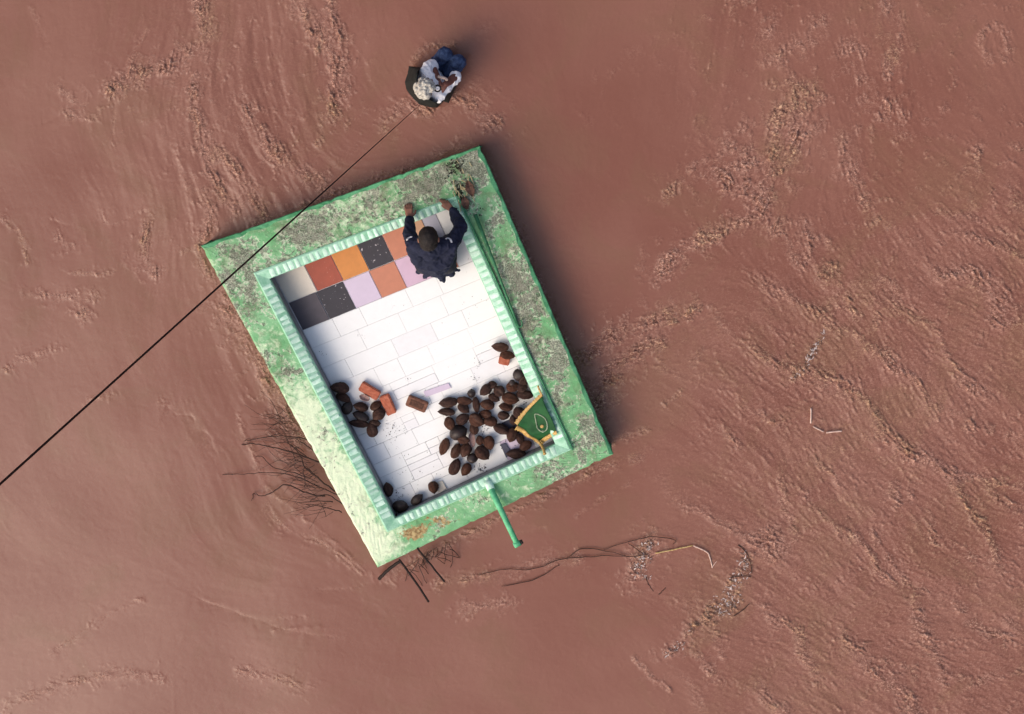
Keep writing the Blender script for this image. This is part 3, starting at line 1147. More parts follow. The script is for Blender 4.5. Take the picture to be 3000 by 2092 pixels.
CM = [coco_mesh(s, M_COCO) for s in range(6)]
CMD = [coco_mesh(20 + s, M_COCO_D) for s in range(2)]
placed = []


def coconut(px, py, l, w, ang, label, group, dark=False):
    a = math.radians(ang)
    c = P(px, py, ZT + 0.04)
    e = P(px + math.cos(a) * 10, py + math.sin(a) * 10, ZT + 0.04)
    X = e - c
    sc_ = X.length / 10
    la, wa = l * sc_ / 2, w * sc_ / 2
    if wa > la:
        la, wa = wa, la
        ang += 90
        X = Vector((-X.y, X.x, 0))
    kf = random.uniform(0.90, 1.18)
    la *= kf
    wa *= kf * random.uniform(0.95, 1.05)
    z = ZT + wa * 1.02
    # rest on the ones already lying there when they would overlap
    for it in range(3):
        for (q, rq, zq) in placed:
            dxy = math.hypot(q.x - c.x, q.y - c.y)
            need = (wa + rq) * 0.86
            if dxy < need:
                zz = zq + math.sqrt(max(need * need - dxy * dxy, 0)) * 0.55
                if zz > z:
                    z = min(zz, ZT + wa + 0.055)
    me = random.choice(CMD) if dark else random.choice(CM)
    o = bpy.data.objects.new("coconut", me)
    c2 = P(px, py, z)
    o.location = (c2.x, c2.y, z)
    flip = random.choice([0, math.pi])
    o.rotation_euler = (random.uniform(0, 6.28), random.uniform(-0.12, 0.12), math.atan2(X.y, X.x) + flip)
    o.scale = (la, wa, wa)
    link(o)
    tag(o, label, "coconut", group)
    placed.append((c2, wa, z))
    return o


BIG = "brown coconuts piled before the green flag"
LEFTG = "brown coconuts piled against the left wall"
LOW = "brown coconuts strewn along the lower wall"
B6 = lambda x, y: (1250 + x * 0.25, 1000 + y * 0.25)
big = [
    (865, 65, 200, 105, 5, "brown coconut topmost of all, pointed end left, at the right wall", 0),
    (945, 165, 190, 110, 8, "brown coconut lying on the broken orange brick end at the right wall", 0),
    (1080, 395, 150, 135, 60, "dark coconut at the top of the big pile touching the right wall", 1),
    (1140, 470, 110, 130, 20, "brown coconut second down the right wall in the big pile", 0),
    (1010, 535, 105, 135, 80, "reddish coconut below the small dark one near the right wall", 0),
    (1000, 485, 70, 65, 0, "smallest dark coconut at the top of the big pile", 1),
    (1120, 545, 130, 105, -20, "reddish coconut right above the long flat coconut at the right wall", 0),
    (1150, 625, 205, 110, 7, "long flat coconut nearest above the flag along the right wall", 0),
    (690, 565, 165, 115, -45, "light brown coconut at the upper edge of the big pile, leaning diagonally", 0),
    (768, 512, 100, 80, -10, "small coconut at the upper edge of the big pile behind the light diagonal one", 0),
    (850, 580, 130, 125, 30, "dark brown coconut right of the light diagonal one at the upper edge", 0),
    (788, 662, 155, 100, 25, "coconut just below the upper edge pair in the middle of the big pile", 0),
    (978, 672, 170, 120, 12, "plump coconut left of the long flat one near the right wall", 0),
    (525, 610, 95, 95, 0, "black round coconut standing up at the upper left of the big pile", 1),
    (255, 715, 205, 120, -8, "large olive brown coconut at the far left tip of the big pile", 0),
    (440, 695, 160, 90, 5, "coconut between the large left tip one and the black round one", 0),
    (235, 830, 175, 82, 4, "flat reddish coconut below the large one at the left tip", 0),
    (430, 785, 150, 115, 35, "reddish coconut right of the flat reddish one in the big pile", 0),
    (580, 745, 200, 90, 82, "long upright coconut directly below the black round one", 0),
    (712, 745, 155, 120, 10, "round brown coconut right of the long upright one", 0),
    (930, 772, 175, 108, 10, "coconut below the plump one near the flag's upper edge", 0),
    (690, 852, 150, 108, 5, "coconut in the very middle of the big pile", 0),
    (1095, 842, 165, 140, 40, "dark coconut touching the gold upper edge of the flag", 0),
    (900, 868, 145, 105, 5, "coconut lying clear with white floor under it, left of the flag", 0),
    (420, 912, 150, 110, -35, "coconut in the left half of the big pile above the large black one", 0),
    (272, 962, 155, 110, 70, "upright coconut on the left edge of the big pile below the flat one", 0),
    (585, 918, 165, 135, 30, "brown coconut below the middle one of the big pile", 0),
    (742, 937, 150, 110, 5, "coconut beside the bare white gap in the middle of the pile", 0),
    (1022, 925, 130, 110, 70, "dark coconut beside the flag's left gold corner", 0),
    (370, 1072, 180, 150, -25, "largest blackish coconut in the left half of the big pile", 1),
    (552, 1025, 145, 110, 75, "upright coconut right of the largest blackish one", 0),
    (880, 1032, 195, 110, 22, "long striped coconut left of the flag's lower gold edge", 0),
    (1000, 1092, 165, 115, -72, "reddish upright coconut at the flag's lower gold edge", 0),
    (432, 1152, 130, 95, 10, "coconut half under the largest blackish one", 0),
    (622, 1160, 110, 90, 80, "coconut between the pale husk and the round low one", 0),
    (737, 1187, 145, 120, 80, "round coconut standing apart below the white gap", 0),
    (205, 1232, 195, 100, -70, "reddish coconut standing alone at the lower left of the big pile", 0),
    (340, 1285, 170, 110, -65, "coconut second from the lower left of the big pile", 0),
    (462, 1275, 150, 120, -60, "coconut third from the lower left of the big pile", 0),
    (650, 1312, 175, 150, 42, "large brown coconut at the lower edge of the big pile", 0),
    (535, 1372, 130, 112, 0, "shiny black coconut near the lower wall below the pile", 1),
    (325, 1472, 190, 130, -65, "reddish left one of the two lowest coconuts of the big pile", 0),
    (462, 1502, 175, 125, -58, "brown right one of the two lowest coconuts of the big pile", 0),
    (1095, 1148, 140, 95, 75, "coconut below the flag's lower gold corner", 0),
    (1160, 1225, 165, 110, -35, "reddish coconut under the flag's lower edge near the wall", 0),
    (1050, 1322, 205, 110, 0, "dark coconut against the lower wall beside the navy tile", 0),
]
for x, y, l, w, a, lab, dk in big:
    coconut(*B6(x, y), l * .25, w * .25, a, lab, BIG, bool(dk))
B5 = lambda x, y: (800 + x * 0.25, 1000 + y * 0.25)
for x, y, l, w, a, lab, dk in [
    (785, 550, 190, 120, 6, "topmost coconut of the left pile, touching the left wall", 0),
    (820, 662, 175, 105, 22, "coconut second from the top of the left pile against the wall", 0),
    (870, 782, 155, 125, -60, "black upright coconut in the left pile beside the wall", 1),
    (1030, 772, 190, 120, 16, "dark coconut in the middle of the left pile", 0),
    (1030, 880, 200, 108, 22, "dark slanting coconut below the middle one of the left pile", 1),
    (1010, 962, 215, 90, 6, "long flat coconut at the bottom of the left pile against the wall", 0),
    (1205, 757, 140, 100, -32, "small coconut beside the lower red brick in the left pile", 0),
    (1240, 857, 150, 125, -40, "brown coconut rightmost of the left pile", 0),
    (1190, 960, 120, 90, 0, "coconut between the rightmost and the lowest of the left pile", 0),
    (1157, 1042, 145, 118, 80, "lowest coconut of the left pile, round and light brown", 0),
]:
    coconut(*B5(x, y), l * .25, w * .25, a, lab, LEFTG, bool(dk))
B7 = lambda x, y: (1000 + x * 0.283, 1350 + y * 0.283)
for x, y, l, w, a, lab, dk in [
    (482, 300, 135, 92, 80, "small coconut by the left wall near the lowest corner", 0),
    (610, 467, 165, 125, 5, "large dark coconut in the lowest corner of the floor", 1),
    (782, 400, 155, 100, -42, "dark slanting coconut against the lower wall near the corner", 1),
    (952, 275, 120, 105, 80, "coconut against the lower wall beside the cream tile piece", 0),
]:
    coconut(*B7(x, y), l * .283, w * .283, a, lab, LOW, bool(dk))


def husk(px, py, l, w, ang, label):
    """an open half shell: curved thin-walled boat"""
    a = math.radians(ang)
    z = ZT + 0.062
    c = P(px, py, z)
    e = P(px + math.cos(a) * 10, py + math.sin(a) * 10, z)
    X = (e - c)
    s = X.length / 10
    X.normalize()
    Y = Vector((-X.y, X.x, 0))
    la, wa = l * s / 2, w * s / 2
    vs, fs = [], []
    n1, n2 = 9, 7
    for layer, k in ((0, 1.0), (1, 0.86)):
        for i in range(n1):
            x = -1 + 2 * i / (n1 - 1)
            for j in range(n2):
                t = math.pi * j / (n2 - 1)
                r = math.sqrt(max(1 - x * x * 0.96, 0.02))
                vs.append(c + X * (x * la * k) + Y * (math.cos(t) * r * wa * k) - Vector((0, 0, 1)) * (math.sin(t) * r * wa * 0.8 * k))
    m = n1 * n2
    for L_ in (0, m):
        for i in range(n1 - 1):
            for j in range(n2 - 1):
                q = L_ + i * n2 + j
                fs.append((q, q + 1, q + n2 + 1, q + n2))
    for i in range(n1 - 1):
        for j in (0, n2 - 1):
            q = i * n2 + j
            fs.append((q, q + n2, q + n2 + m, q + m))
    mb = MB()
    mb.add(vs, fs)
    o = mb.build("coconut_husk", M_HUSK, None, origin=(c.x, c.y, z - wa * 0.8), smooth=True)
    return tag(o, label, "husk")


husk(*B6(530, 1155), 45, 20, 85, "pale pinkish open coconut husk in the lower half of the big pile")
husk(*B5(1072, 662), 32, 20, 20, "pale grey broken coconut husk under the upper red brick")

# ------------------------------------------------------------------ flag with gold trim
M_CLOTH = mottled("green_satin", (0.007, 0.048, 0.014), (0.016, 0.095, 0.027), 9, 0.72, spec=0.25, bump=0.0)
M_GOLD = mottled("gold_fringe", (0.38, 0.20, 0.05), (0.62, 0.42, 0.15), 60, 0.6, spec=0.4)
M_EMB = mottled("pale_embroidery", (0.16, 0.22, 0.14), (0.36, 0.40, 0.28), 60, 0.7)
fA = P(1589, 1160, ZB + 0.045)     # top, on the right band
fB = P(1629, 1262, ZI + 0.05)     # right end, on the right band
fC = P(1517, 1244, ZF + 0.17)     # left corner, over the coconuts
fD = P(1580, 1296, ZF + 0.12)     # lower corner
flag = thing("flag", "dark green satin flag with gold fringe hanging from the right edge", "flag", (fB.x, fB.y, ZF))


def flag_pt(s, t, lift=0.0):
    """s along the band A->B, t outward from band to the free edge"""
    a = lerp(fA, fB, s)
    b = lerp(fC, fD, s)
    p = lerp(a, b, t)
    fold = 0.016 * math.sin(s * 9.5 + t * 2.2) * (0.3 + t) + 0.010 * math.sin(t * 7 + s * 4)
    sag = -0.012 * math.sin(math.pi * t) * (1 - t)
    bulge = 0.035 * math.sin(math.pi * min(max(s, 0), 1)) * math.sin(math.pi * t)
    outw = (b - a).normalized()
    sw = Vector((outw.y, -outw.x, 0)) * 0.012 * math.sin(s * 6 + t * 3)
    return p + sw + Vector((0, 0, fold + sag + bulge + lift))


NS, NT_ = 20, 20


def sheet(fn, ns, nt_, name, mat, parent, thick=0.003):
    vs, fs = [], []
    for L_ in range(2):
        for i in range(ns + 1):
            for j in range(nt_ + 1):
                p = fn(i / ns, j / nt_)
                vs.append(p - Vector((0, 0, thick * L_)))
    m = (ns + 1) * (nt_ + 1)
    for L_ in range(2):
        for i in range(ns):
            for j in range(nt_):
                q = L_ * m + i * (nt_ + 1) + j
                fs.append((q, q + 1, q + nt_ + 2, q + nt_ + 1))
    for i in range(ns):
        for j in (0, nt_):
            q = i * (nt_ + 1) + j
            fs.append((q, q + nt_ + 1, q + nt_ + 1 + m, q + m))
    for j in range(nt_):
        for i in (0, ns):
            q = i * (nt_ + 1) + j
            fs.append((q, q + 1, q + 1 + m, q + m))
    mb = MB()
    mb.add(vs, fs)
    return mb.build(name, mat, parent, smooth=True)


sheet(lambda s, t: flag_pt(s, t), NS, NT_, "cloth", M_CLOTH, flag)


def fr(w, s):
    return w * (1 + 0.25 * math.sin(s * 70) * 0.5)


# gold fringes on the three free edges: strips just outside the cloth edge
sheet(lambda s, t: lerp(flag_pt(0, s, 0.004), flag_pt(-0.115, s, 0.004), t * fr(1, s)), 40, 2, "fringe", M_GOLD, flag)
sheet(lambda s, t: lerp(flag_pt(s, 1, 0.004), flag_pt(s, 1.14, 0.004), t * fr(1, s)), 40, 2, "fringe", M_GOLD, flag)
sheet(lambda s, t: lerp(flag_pt(1, s, 0.004), flag_pt(1.12, s, 0.004), t * fr(1, s)), 40, 2, "fringe", M_GOLD, flag)
# tail of fringe running over the lower edge
tl = [P(1576, 1292, ZF + .13), P(1586, 1304, ZF + .16), P(1592, 1316, ZI + .01), P(1596, 1330, ZB + .03)]
mb = MB()
mb.tube(smooth_path(tl, 6), [0.013] * 18 + [0.016], 6)
mb.build("tassel", M_GOLD, flag, smooth=True)
mb = MB()
mb.tube(smooth_path([P(1576, 1130, ZB + .02), P(1580, 1142, ZB + .035), P(1588, 1160, ZB + .03)], 6), [0.008] * 12 + [0.012], 6)
mb.build("tassel", M_GOLD, flag, smooth=True)
# embroidered teardrop outline and two dots
mb = MB()
path = []
for k in range(25):
    a = 2 * math.pi * k / 24
    r = 0.17 * (1 - 0.30 * math.cos(a))
    path.append(flag_pt(0.50 - math.cos(a) * 0.28 - 0.0, 0.42 + math.sin(a) * 0.20 * (1 - 0.55 * (math.cos(a) > 0) * math.cos(a)), 0.004))
mb.tube(path, 0.0055, 5, False)
mb.build("emblem", M_EMB, flag, smooth=True)
for s0, t0, rr, mm in ((0.58, 0.46, 0.014, M_GOLD), (0.74, 0.52, 0.010, M_EMB)):
    mb = MB()
    c = flag_pt(s0, t0, 0.006)
    mb.tube([c - Vector((0, 0, 0.004)), c + Vector((0, 0, 0.002)), c + Vector((0, 0, 0.004))], [rr, rr, rr * 0.5], 10)
    mb.build("embroidered_dot", mm, flag)

# ------------------------------------------------------------------ green poles
M_POLE = mottled("bright_green_pole_paint", (0.06, 0.36, 0.15), (0.16, 0.55, 0.29), 14, 0.5, spec=0.4)
M_POLE_D = mottled("dark_green_pole_paint", (0.02, 0.09, 0.04), (0.06, 0.24, 0.11), 12, 0.6)
M_DARK = mottled("black_rubber_dirt", (0.01, 0.01, 0.01), (0.035, 0.03, 0.025), 30, 0.8)
p0 = P(1436, 1428, ZS + 0.03)
p1 = P(1513, 1590, ZS + 0.16)
pole = thing("flagpole", "bright green painted pole sticking out over the lower edge above the water", "pole", (p0.x, p0.y, ZS))
mb = MB()
mb.tube([lerp(p0, p1, t) for t in (0, 0.3, 0.6, 1)], [0.026, 0.026, 0.024, 0.023], 10)
mb.build("shaft", M_POLE, pole, smooth=True)
pd = (p1 - p0).normalized()
side_v = -pd.cross(Vector((0, 0, 1))).normalized()
mb = MB()
c = p1 + pd * 0.012
mb.tube([c - side_v * 0.028, c - side_v * 0.01, c + side_v * 0.030], [0.025, 0.027, 0.024], 10)
mb.build("end_fitting", M_POLE, pole, smooth=True)
mb = MB()
mb.tube([c + side_v * 0.028, c + side_v * 0.05], [0.020, 0.018], 10)
mb.build("end_cap", M_DARK, pole, smooth=True)
mb = MB()
mb.tube([p0 - pd * 0.05 + Vector((0, 0, -0.02)), p0 + pd * 0.02], [0.036, 0.033], 10)
mb.build("socket", M_RIB, pole, smooth=True)

q0 = P(1392, 628, ZB + 0.05)
q1 = P(1519, 958, ZS + 0.02)
pole2 = thing("lying_pole", "dark green tapering pole lying along the right edge with a hooked end", "pole", (q0.x, q0.y, ZS))
mb = MB()
mb.tube([lerp(q0, q1, t) for t in (0, 0.25, 0.5, 0.75, 1)], [0.016, 0.015, 0.013, 0.010, 0.008], 10)
mb.build("shaft", M_POLE_D, pole2, smooth=True)
mb = MB()
mb.tube(smooth_path([q1, P(1527, 957, ZS + .02), P(1530, 948, ZS + .022), P(1526, 938, ZS + .025)], 5), 0.006, 6)
mb.build("hook", M_POLE_D, pole2, smooth=True)

# ------------------------------------------------------------------ people
M_NAVY = mottled("navy_jacket_cloth", (0.010, 0.012, 0.026), (0.021, 0.024, 0.050), 18, 0.8, spec=0.2, bump=0.004, fine=30)
M_SKIN = mottled("brown_skin", (0.17, 0.070, 0.042), (0.26, 0.115, 0.075), 20, 0.55, spec=0.35, bump=0.001)
M_SKIN2 = mottled("dark_brown_skin", (0.105, 0.036, 0.026), (0.18, 0.066, 0.048), 20, 0.55, spec=0.35, bump=0.001)
M_HAIR = mottled("black_hair", (0.008, 0.006, 0.006), (0.022, 0.015, 0.013), 80, 0.65, bump=0.006, fine=140)
M_GREYHAIR = mottled("grey_white_hair", (0.30, 0.27, 0.23), (0.60, 0.57, 0.50), 40, 0.85, bump=0.010, fine=110)
M_TROUS = mottled("dark_trousers", (0.015, 0.015, 0.02), (0.03, 0.03, 0.038), 20, 0.85)
M_JEANS = mottled("blue_denim", (0.008, 0.016, 0.050), (0.050, 0.080, 0.165), 22, 0.85, bump=0.004, fine=60)
M_SHIRT = mottled("white_shirt", (0.76, 0.73, 0.75), (0.86, 0.84, 0.85), 20, 0.85, bump=0.006, fine=22)
M_COAT = mottled("black_coat_cloth", (0.006, 0.008, 0.007), (0.022, 0.026, 0.024), 16, 0.8, spec=0.2, bump=0.006, fine=25)


class Blob:
    """overlapping balls, fused into one continuous surface by a voxel remesh"""

    _tpl = None

    def __init__(self):
        self.vs = []
        self.fs = []
        self.n = 0
        if Blob._tpl is None:
            bm = bmesh.new()
            bmesh.ops.create_icosphere(bm, subdivisions=2, radius=1.0)
            Blob._tpl = (np.array([v.co[:] for v in bm.verts]), np.array([[v.index for v in f.verts] for f in bm.faces]))
            bm.free()

    def ball(self, p, r, scale=None, rot=None):
        v = Blob._tpl[0] * r
        if scale is not None:
            v = v * np.array(scale)
        if rot is not None:
            v = v @ np.array(rot).T
        self.vs.append(v + np.array(p))
        self.fs.append(Blob._tpl[1] + self.n)
        self.n += len(v)

    def limb(self, pts, radii, step=0.35):
        for (a, ra), (b, rb) in zip(zip(pts, radii), zip(pts[1:], radii[1:])):
            a, b = Vector(a), Vector(b)
            n = max(2, int((b - a).length / (min(ra, rb) * step)) + 1)
            for k in range(n + 1):
                t = k / n
                self.ball(lerp(a, b, t), ra + (rb - ra) * t)

    def build(self, name, mat, parent, voxel=0.006, smooth_it=4, wrinkle=0.0, seed=0):
        off = world_loc(parent)
        me = bpy.data.meshes.new(name + "_src")
        me.from_pydata(np.concatenate(self.vs).tolist(), [], np.concatenate(self.fs).tolist())
        me.update()
        o = bpy.data.objects.new(name, me)
        COL.objects.link(o)
        md = o.modifiers.new("remesh", 'REMESH')
        md.mode = 'VOXEL'
        md.voxel_size = voxel
        md.use_smooth_shade = True
        if smooth_it:
            sm = o.modifiers.new("smooth", 'SMOOTH')
            sm.iterations = smooth_it
            sm.factor = 0.5
        dg = bpy.context.evaluated_depsgraph_get()
        dg.update()
        new = bpy.data.meshes.new_from_object(o.evaluated_get(dg))
        new.name = name
        o.modifiers.clear()
        o.data = new
        bpy.data.meshes.remove(me)
        n = len(new.vertices)
        co = np.zeros(n * 3, np.float32)
        new.vertices.foreach_get("co", co)
        co = co.reshape(-1, 3)
        if wrinkle:
            nn = np.zeros(n * 3, np.float32)
            new.vertices.foreach_get("normal", nn)
            nn = nn.reshape(-1, 3)
            w = fbm(co[:, 0] * 16 + co[:, 2] * 9, co[:, 1] * 16 - co[:, 2] * 7, 3, seed)
            rg = 1 - np.abs(fbm(co[:, 0] * 11 - co[:, 2] * 8, co[:, 1] * 11 + co[:, 2] * 6, 2, seed + 3))
            co += nn * (wrinkle * (w * 0.6 + rg ** 3 - 0.4))[:, None]
        co -= np.array(off, np.float32)
        new.vertices.foreach_set("co", co.ravel())
        new.polygons.foreach_set("use_smooth", [True] * len(new.polygons))
        new.materials.clear()
        new.materials.append(mat)
        new.update()
        o.parent = parent
        return o


def hand(b, wrist, fwd, up, side, s=1.0, curl=0.5, thumb=1):
    """palm, four unequal bent fingers and a thumb; fwd: pointing direction, side: towards the little finger"""
    fwd, up, side = fwd.normalized(), up.normalized(), side.normalized()
    pc = wrist + fwd * 0.045 * s
    b.limb([wrist, wrist + fwd * 0.02 * s], [0.024 * s, 0.026 * s])
    for k in (-0.024, -0.008, 0.008, 0.024):
        b.limb([wrist + fwd * 0.02 * s + side * k * 0.7 * s, wrist + fwd * 0.085 * s + side * k * s], [0.015 * s, 0.0125 * s])
    lens = [0.070, 0.080, 0.074, 0.058]
    for k, L_ in zip((-0.027, -0.009, 0.0095, 0.0275), lens):
        r0 = wrist + fwd * 0.082 * s + side * k * s
        j1 = r0 + (fwd * math.cos(curl * 0.5) - up * math.sin(curl * 0.5)) * L_ * 0.45 * s + side * k * 0.10 * s
        j2 = j1 + (fwd * math.cos(curl * 1.4) - up * math.sin(curl * 1.4)) * L_ * 0.33 * s
        j3 = j2 + (fwd * math.cos(curl * 2.2) - up * math.sin(curl * 2.2)) * L_ * 0.25 * s
        b.limb([r0, j1, j2, j3], [0.0088 * s, 0.0082 * s, 0.0075 * s, 0.0066 * s])
    t0 = wrist + fwd * 0.025 * s - side * 0.022 * s * thumb
    t1 = t0 + (fwd * 0.6 - side * thumb * 0.8).normalized() * 0.035 * s - up * 0.004
    t2 = t1 + (fwd * 0.9 - side * thumb * 0.3 - up * 0.3).normalized() * 0.030 * s
    b.limb([t0, t1, t2], [0.014 * s, 0.011 * s, 0.0085 * s])


def head(b, c, fwd, up, s=1.0):
    """skull, jaw, nose, brow, ears, neck stump; eyes and mouth shaped in relief"""
    fwd = fwd.normalized()
    up = (up - fwd * up.dot(fwd)).normalized()
    side = fwd.cross(up)
    R = Matrix((fwd, side, up)).transposed()
    b.ball(c, 0.1 * s, (1.0, 0.80, 0.98), R)
    b.ball(c + fwd * 0.030 * s - up * 0.055 * s, 0.072 * s, (0.92, 0.80, 0.95), R)
    b.ball(c + fwd * 0.052 * s - up * 0.098 * s, 0.030 * s, (0.9, 1.0, 0.7), R)
    b.limb([c + fwd * 0.097 * s - up * 0.012 * s, c + fwd * 0.114 * s - up * 0.048 * s], [0.010 * s, 0.015 * s])
    for k in (-1, 1):
        b.ball(c + fwd * 0.090 * s + side * k * 0.031 * s + up * 0.010 * s, 0.018 * s, (0.6, 1.3, 0.5), R)
        b.ball(c + fwd * 0.080 * s + side * k * 0.030 * s - up * 0.012 * s, 0.013 * s)
        b.ball(c - fwd * 0.008 * s + side * k * 0.083 * s - up * 0.018 * s, 0.030 * s, (0.65, 0.35, 1.0), R)
    b.ball(c + fwd * 0.094 * s - up * 0.073 * s, 0.013 * s, (0.6, 1.8, 0.45), R)
    b.ball(c + fwd * 0.092 * s - up * 0.084 * s, 0.013 * s, (0.6, 1.6, 0.45), R)
    return R, side, up


def hair_cap(name, c, R, mat, parent, s=1.0, rough=0.0, back=0.0):
    b = Blob()
    fwd, side, up = R.col[0], R.col[1], R.col[2]
    b.ball(c + up * 0.014 * s - fwd * 0.010 * s, 0.1 * s, (1.02, 0.86, 0.97), R)
    b.ball(c - fwd * 0.035 * s - up * 0.025 * s, 0.082 * s, (0.9, 0.96, 0.9), R)
    if rough:
        rr = random.Random(3)
        for _ in range(110):
            v = Vector((rr.gauss(0, 1), rr.gauss(0, 1), rr.gauss(0, 1))).normalized()
            if v.dot(up) < -0.1 and v.dot(fwd) > -0.2:
                continue
            b.ball(c + up * 0.014 * s - fwd * 0.01 * s + Vector(v) * 0.097 * s, rr.uniform(0.010, 0.022) * s)
    o = b.build(name, mat, parent, 0.005, 2 if rough else 3)
    return o


# --- the man kneeling at the upper edge
hips = P(1277, 774, ZF + 0.24)
chest = P(1268, 752, ZF + 0.52)
neck = P(1262, 722, ZF + 0.66)
hc = P(1255, 697, ZF + 0.78)
shL, shR = P(1214, 722, ZF + 0.62), P(1318, 722, ZF + 0.62)
elL, elR = P(1199, 688, ZF + 0.47), P(1350, 664, ZF + 0.48)
wrL, wrR = P(1200, 641, ZB + 0.055), P(1326, 618, ZB + 0.055)
man = thing("person", "person in navy jacket kneeling on the coloured tiles with both hands on the green edge", "person",
            (hips.x, hips.y, ZT))
fwd1 = (hc - hips)
fwd1.z = 0
fwd1.normalize()
side1 = Vector((fwd1.y, -fwd1.x, 0))
UPZ = Vector((0, 0, 1))
b = Blob()
b.limb([hips, lerp(hips, chest, 0.5), chest], [0.070, 0.085, 0.100])
b.limb([shL, lerp(shL, shR, 0.5), shR], [0.05, 0.075, 0.05])
b.limb([neck - UPZ * 0.05, lerp(neck, hc, 0.6)], [0.060, 0.052])
hR, hs, hu = head(b, hc, fwd1 * 0.62 - UPZ * 0.78, UPZ * 0.62 + fwd1 * 0.78, 0.93)
b.limb([shL, elL, wrL], [0.050, 0.040, 0.027])
b.limb([shR, elR, wrR], [0.050, 0.040, 0.027])
hand(b, wrL, (P(1197, 610, ZB + 0.03) - wrL), UPZ + fwd1 * 0.2, -side1, 0.92, 0.55, 1)
hand(b, wrR, (P(1302, 590, ZB + 0.03) - wrR), UPZ + fwd1 * 0.2, side1, 0.92, 0.55, 1)
for k, sgn in ((-1, -1), (1, 1)):
    hp = hips + side1 * 0.09 * sgn
    kn = hips + side1 * 0.10 * sgn + fwd1 * 0.16
    kn.z = ZT + 0.065
    an = hips + side1 * 0.10 * sgn - fwd1 * 0.00
    an.z = ZT + 0.045
    b.limb([hp, kn], [0.060, 0.050])
    b.limb([kn, an], [0.055, 0.036])
    b.limb([an, an - fwd1 * 0.05 - UPZ * 0.008], [0.034, 0.028])
b.build("body", M_SKIN, man, 0.0045, 3)
# trousers
b = Blob()
b.limb([hips + UPZ * 0.02, hips - UPZ * 0.06], [0.095, 0.090])
for sgn in (-1, 1):
    hp = hips + side1 * 0.09 * sgn
    kn = hips + side1 * 0.10 * sgn + fwd1 * 0.16
    kn.z = ZT + 0.073
    an = hips + side1 * 0.10 * sgn + fwd1 * 0.02
    an.z = ZT + 0.053
    b.limb([hp, kn], [0.085, 0.066])
    b.limb([kn, an], [0.065, 0.048])
b.build("trousers", M_TROUS, man, 0.008, 3, 0.006, 3)
# jacket: torso, sleeves, spread hem with points
b = Blob()
b.limb([lerp(hips, chest, -0.1), lerp(hips, chest, 0.5), chest], [0.100, 0.115, 0.126])
for k in (-0.06, 0.045):
    b.limb([lerp(hips, chest, 0.0) + side1 * k, chest + side1 * k], [0.088, 0.106])
b.limb([shL, lerp(shL, shR, 0.35) + UPZ * 0.025, lerp(shL, shR, 0.65) + UPZ * 0.025, shR], [0.066, 0.085, 0.085, 0.066])
b.limb([shL, chest - side1 * 0.08], [0.066, 0.10])
b.limb([shR, chest + side1 * 0.08], [0.066, 0.10])
wl_ = lerp(elL, wrL, 0.93)
wr_ = lerp(elR, wrR, 0.93)
b.limb([shL, elL, wl_], [0.064, 0.052, 0.037])
b.limb([shR, elR, wr_], [0.064, 0.054, 0.038])
hemc = lerp(hips, chest, 0.05)
for (hx, hy, hz, r0, r1) in ((1301, 827, ZF + .14, 0.06, 0.012), (1243, 813, ZF + .13, 0.05, 0.014), (1222, 798, ZF + .15, 0.055, 0.012),
                             (1343, 791, ZF + .15, 0.055, 0.014), (1270, 803, ZF + .13, 0.06, 0.035), (1322, 800, ZF + .13, 0.06, 0.03)):
    tip = P(hx, hy, hz)
    b.limb([lerp(hemc, tip, 0.35), tip], [r0, r1])
b.limb([neck - UPZ * 0.03 - fwd1 * 0.05, neck + UPZ * 0.015 - fwd1 * 0.045], [0.075, 0.066])
jacket = b.build("jacket", M_NAVY, man, 0.007, 3, 0.010, 9)
hair_cap("hair", hc, hR, M_HAIR, man, 0.94)
# white marks on both shoulders
M_WHITE = mottled("white_print", (0.6, 0.58, 0.58), (0.75, 0.73, 0.74), 30, 0.7)
from mathutils.bvhtree import BVHTree
jo = world_loc(man)
jt = BVHTree.FromPolygons([v.co + jo for v in jacket.data.vertices], [tuple(p.vertices) for p in jacket.data.polygons])
for pts in ([(1193, 704), (1196, 699), (1202, 696), (1208, 695)], [(1306, 701), (1313, 699), (1320, 703), (1323, 711)]):
    row = []
    for a_, b_ in pts:
        hit = jt.ray_cast(CAM, ray(a_, b_).normalized())[0]
        if hit is not None:
            row.append(hit + UPZ * 0.001)
    if len(row) > 1:
        mb = MB()
        mb.tube(smooth_path(row, 5), 0.009, 6)
        mb.build("shoulder_stripe", M_WHITE, man, smooth=True)

# --- the man sitting at the water line on the cable
face2 = (P(1322, 172, 0.3) - P(1258, 250, 0.3))
face2.z = 0
face2.normalize()
side2 = Vector((face2.y, -face2.x, 0))
hip2 = P(1276, 228, 0.16)
ch2 = P(1252, 248, 0.46)
nk2 = P(1250, 252, 0.60)
hd2 = P(1245, 258, 0.73)
s2L, s2R = P(1247, 214, 0.53), P(1283, 281, 0.53)
e2L, e2R = P(1263, 194, 0.44), P(1336, 224, 0.44)
w2L, w2R = P(1281, 226, 0.56), P(1305, 247, 0.56)
k2L, k2R = P(1303, 161, 0.36), P(1342, 182, 0.36)
man2 = thing("person", "grey haired person in white shirt, dark coat and jeans sitting just above the brown water", "person",
             (hip2.x, hip2.y, 0.0))
b = Blob()
b.limb([hip2, ch2], [0.095, 0.092])
b.limb([s2L, lerp(s2L, s2R, 0.5), s2R], [0.045, 0.07, 0.045])
b.limb([nk2 - UPZ * 0.05, lerp(nk2, hd2, 0.6)], [0.056, 0.050])
h2R, _, _ = head(b, hd2, face2 * 0.93 - UPZ * 0.36, UPZ, 0.80)
b.limb([s2L, e2L, w2L], [0.046, 0.038, 0.026])
b.limb([s2R, e2R, w2R], [0.046, 0.038, 0.026])
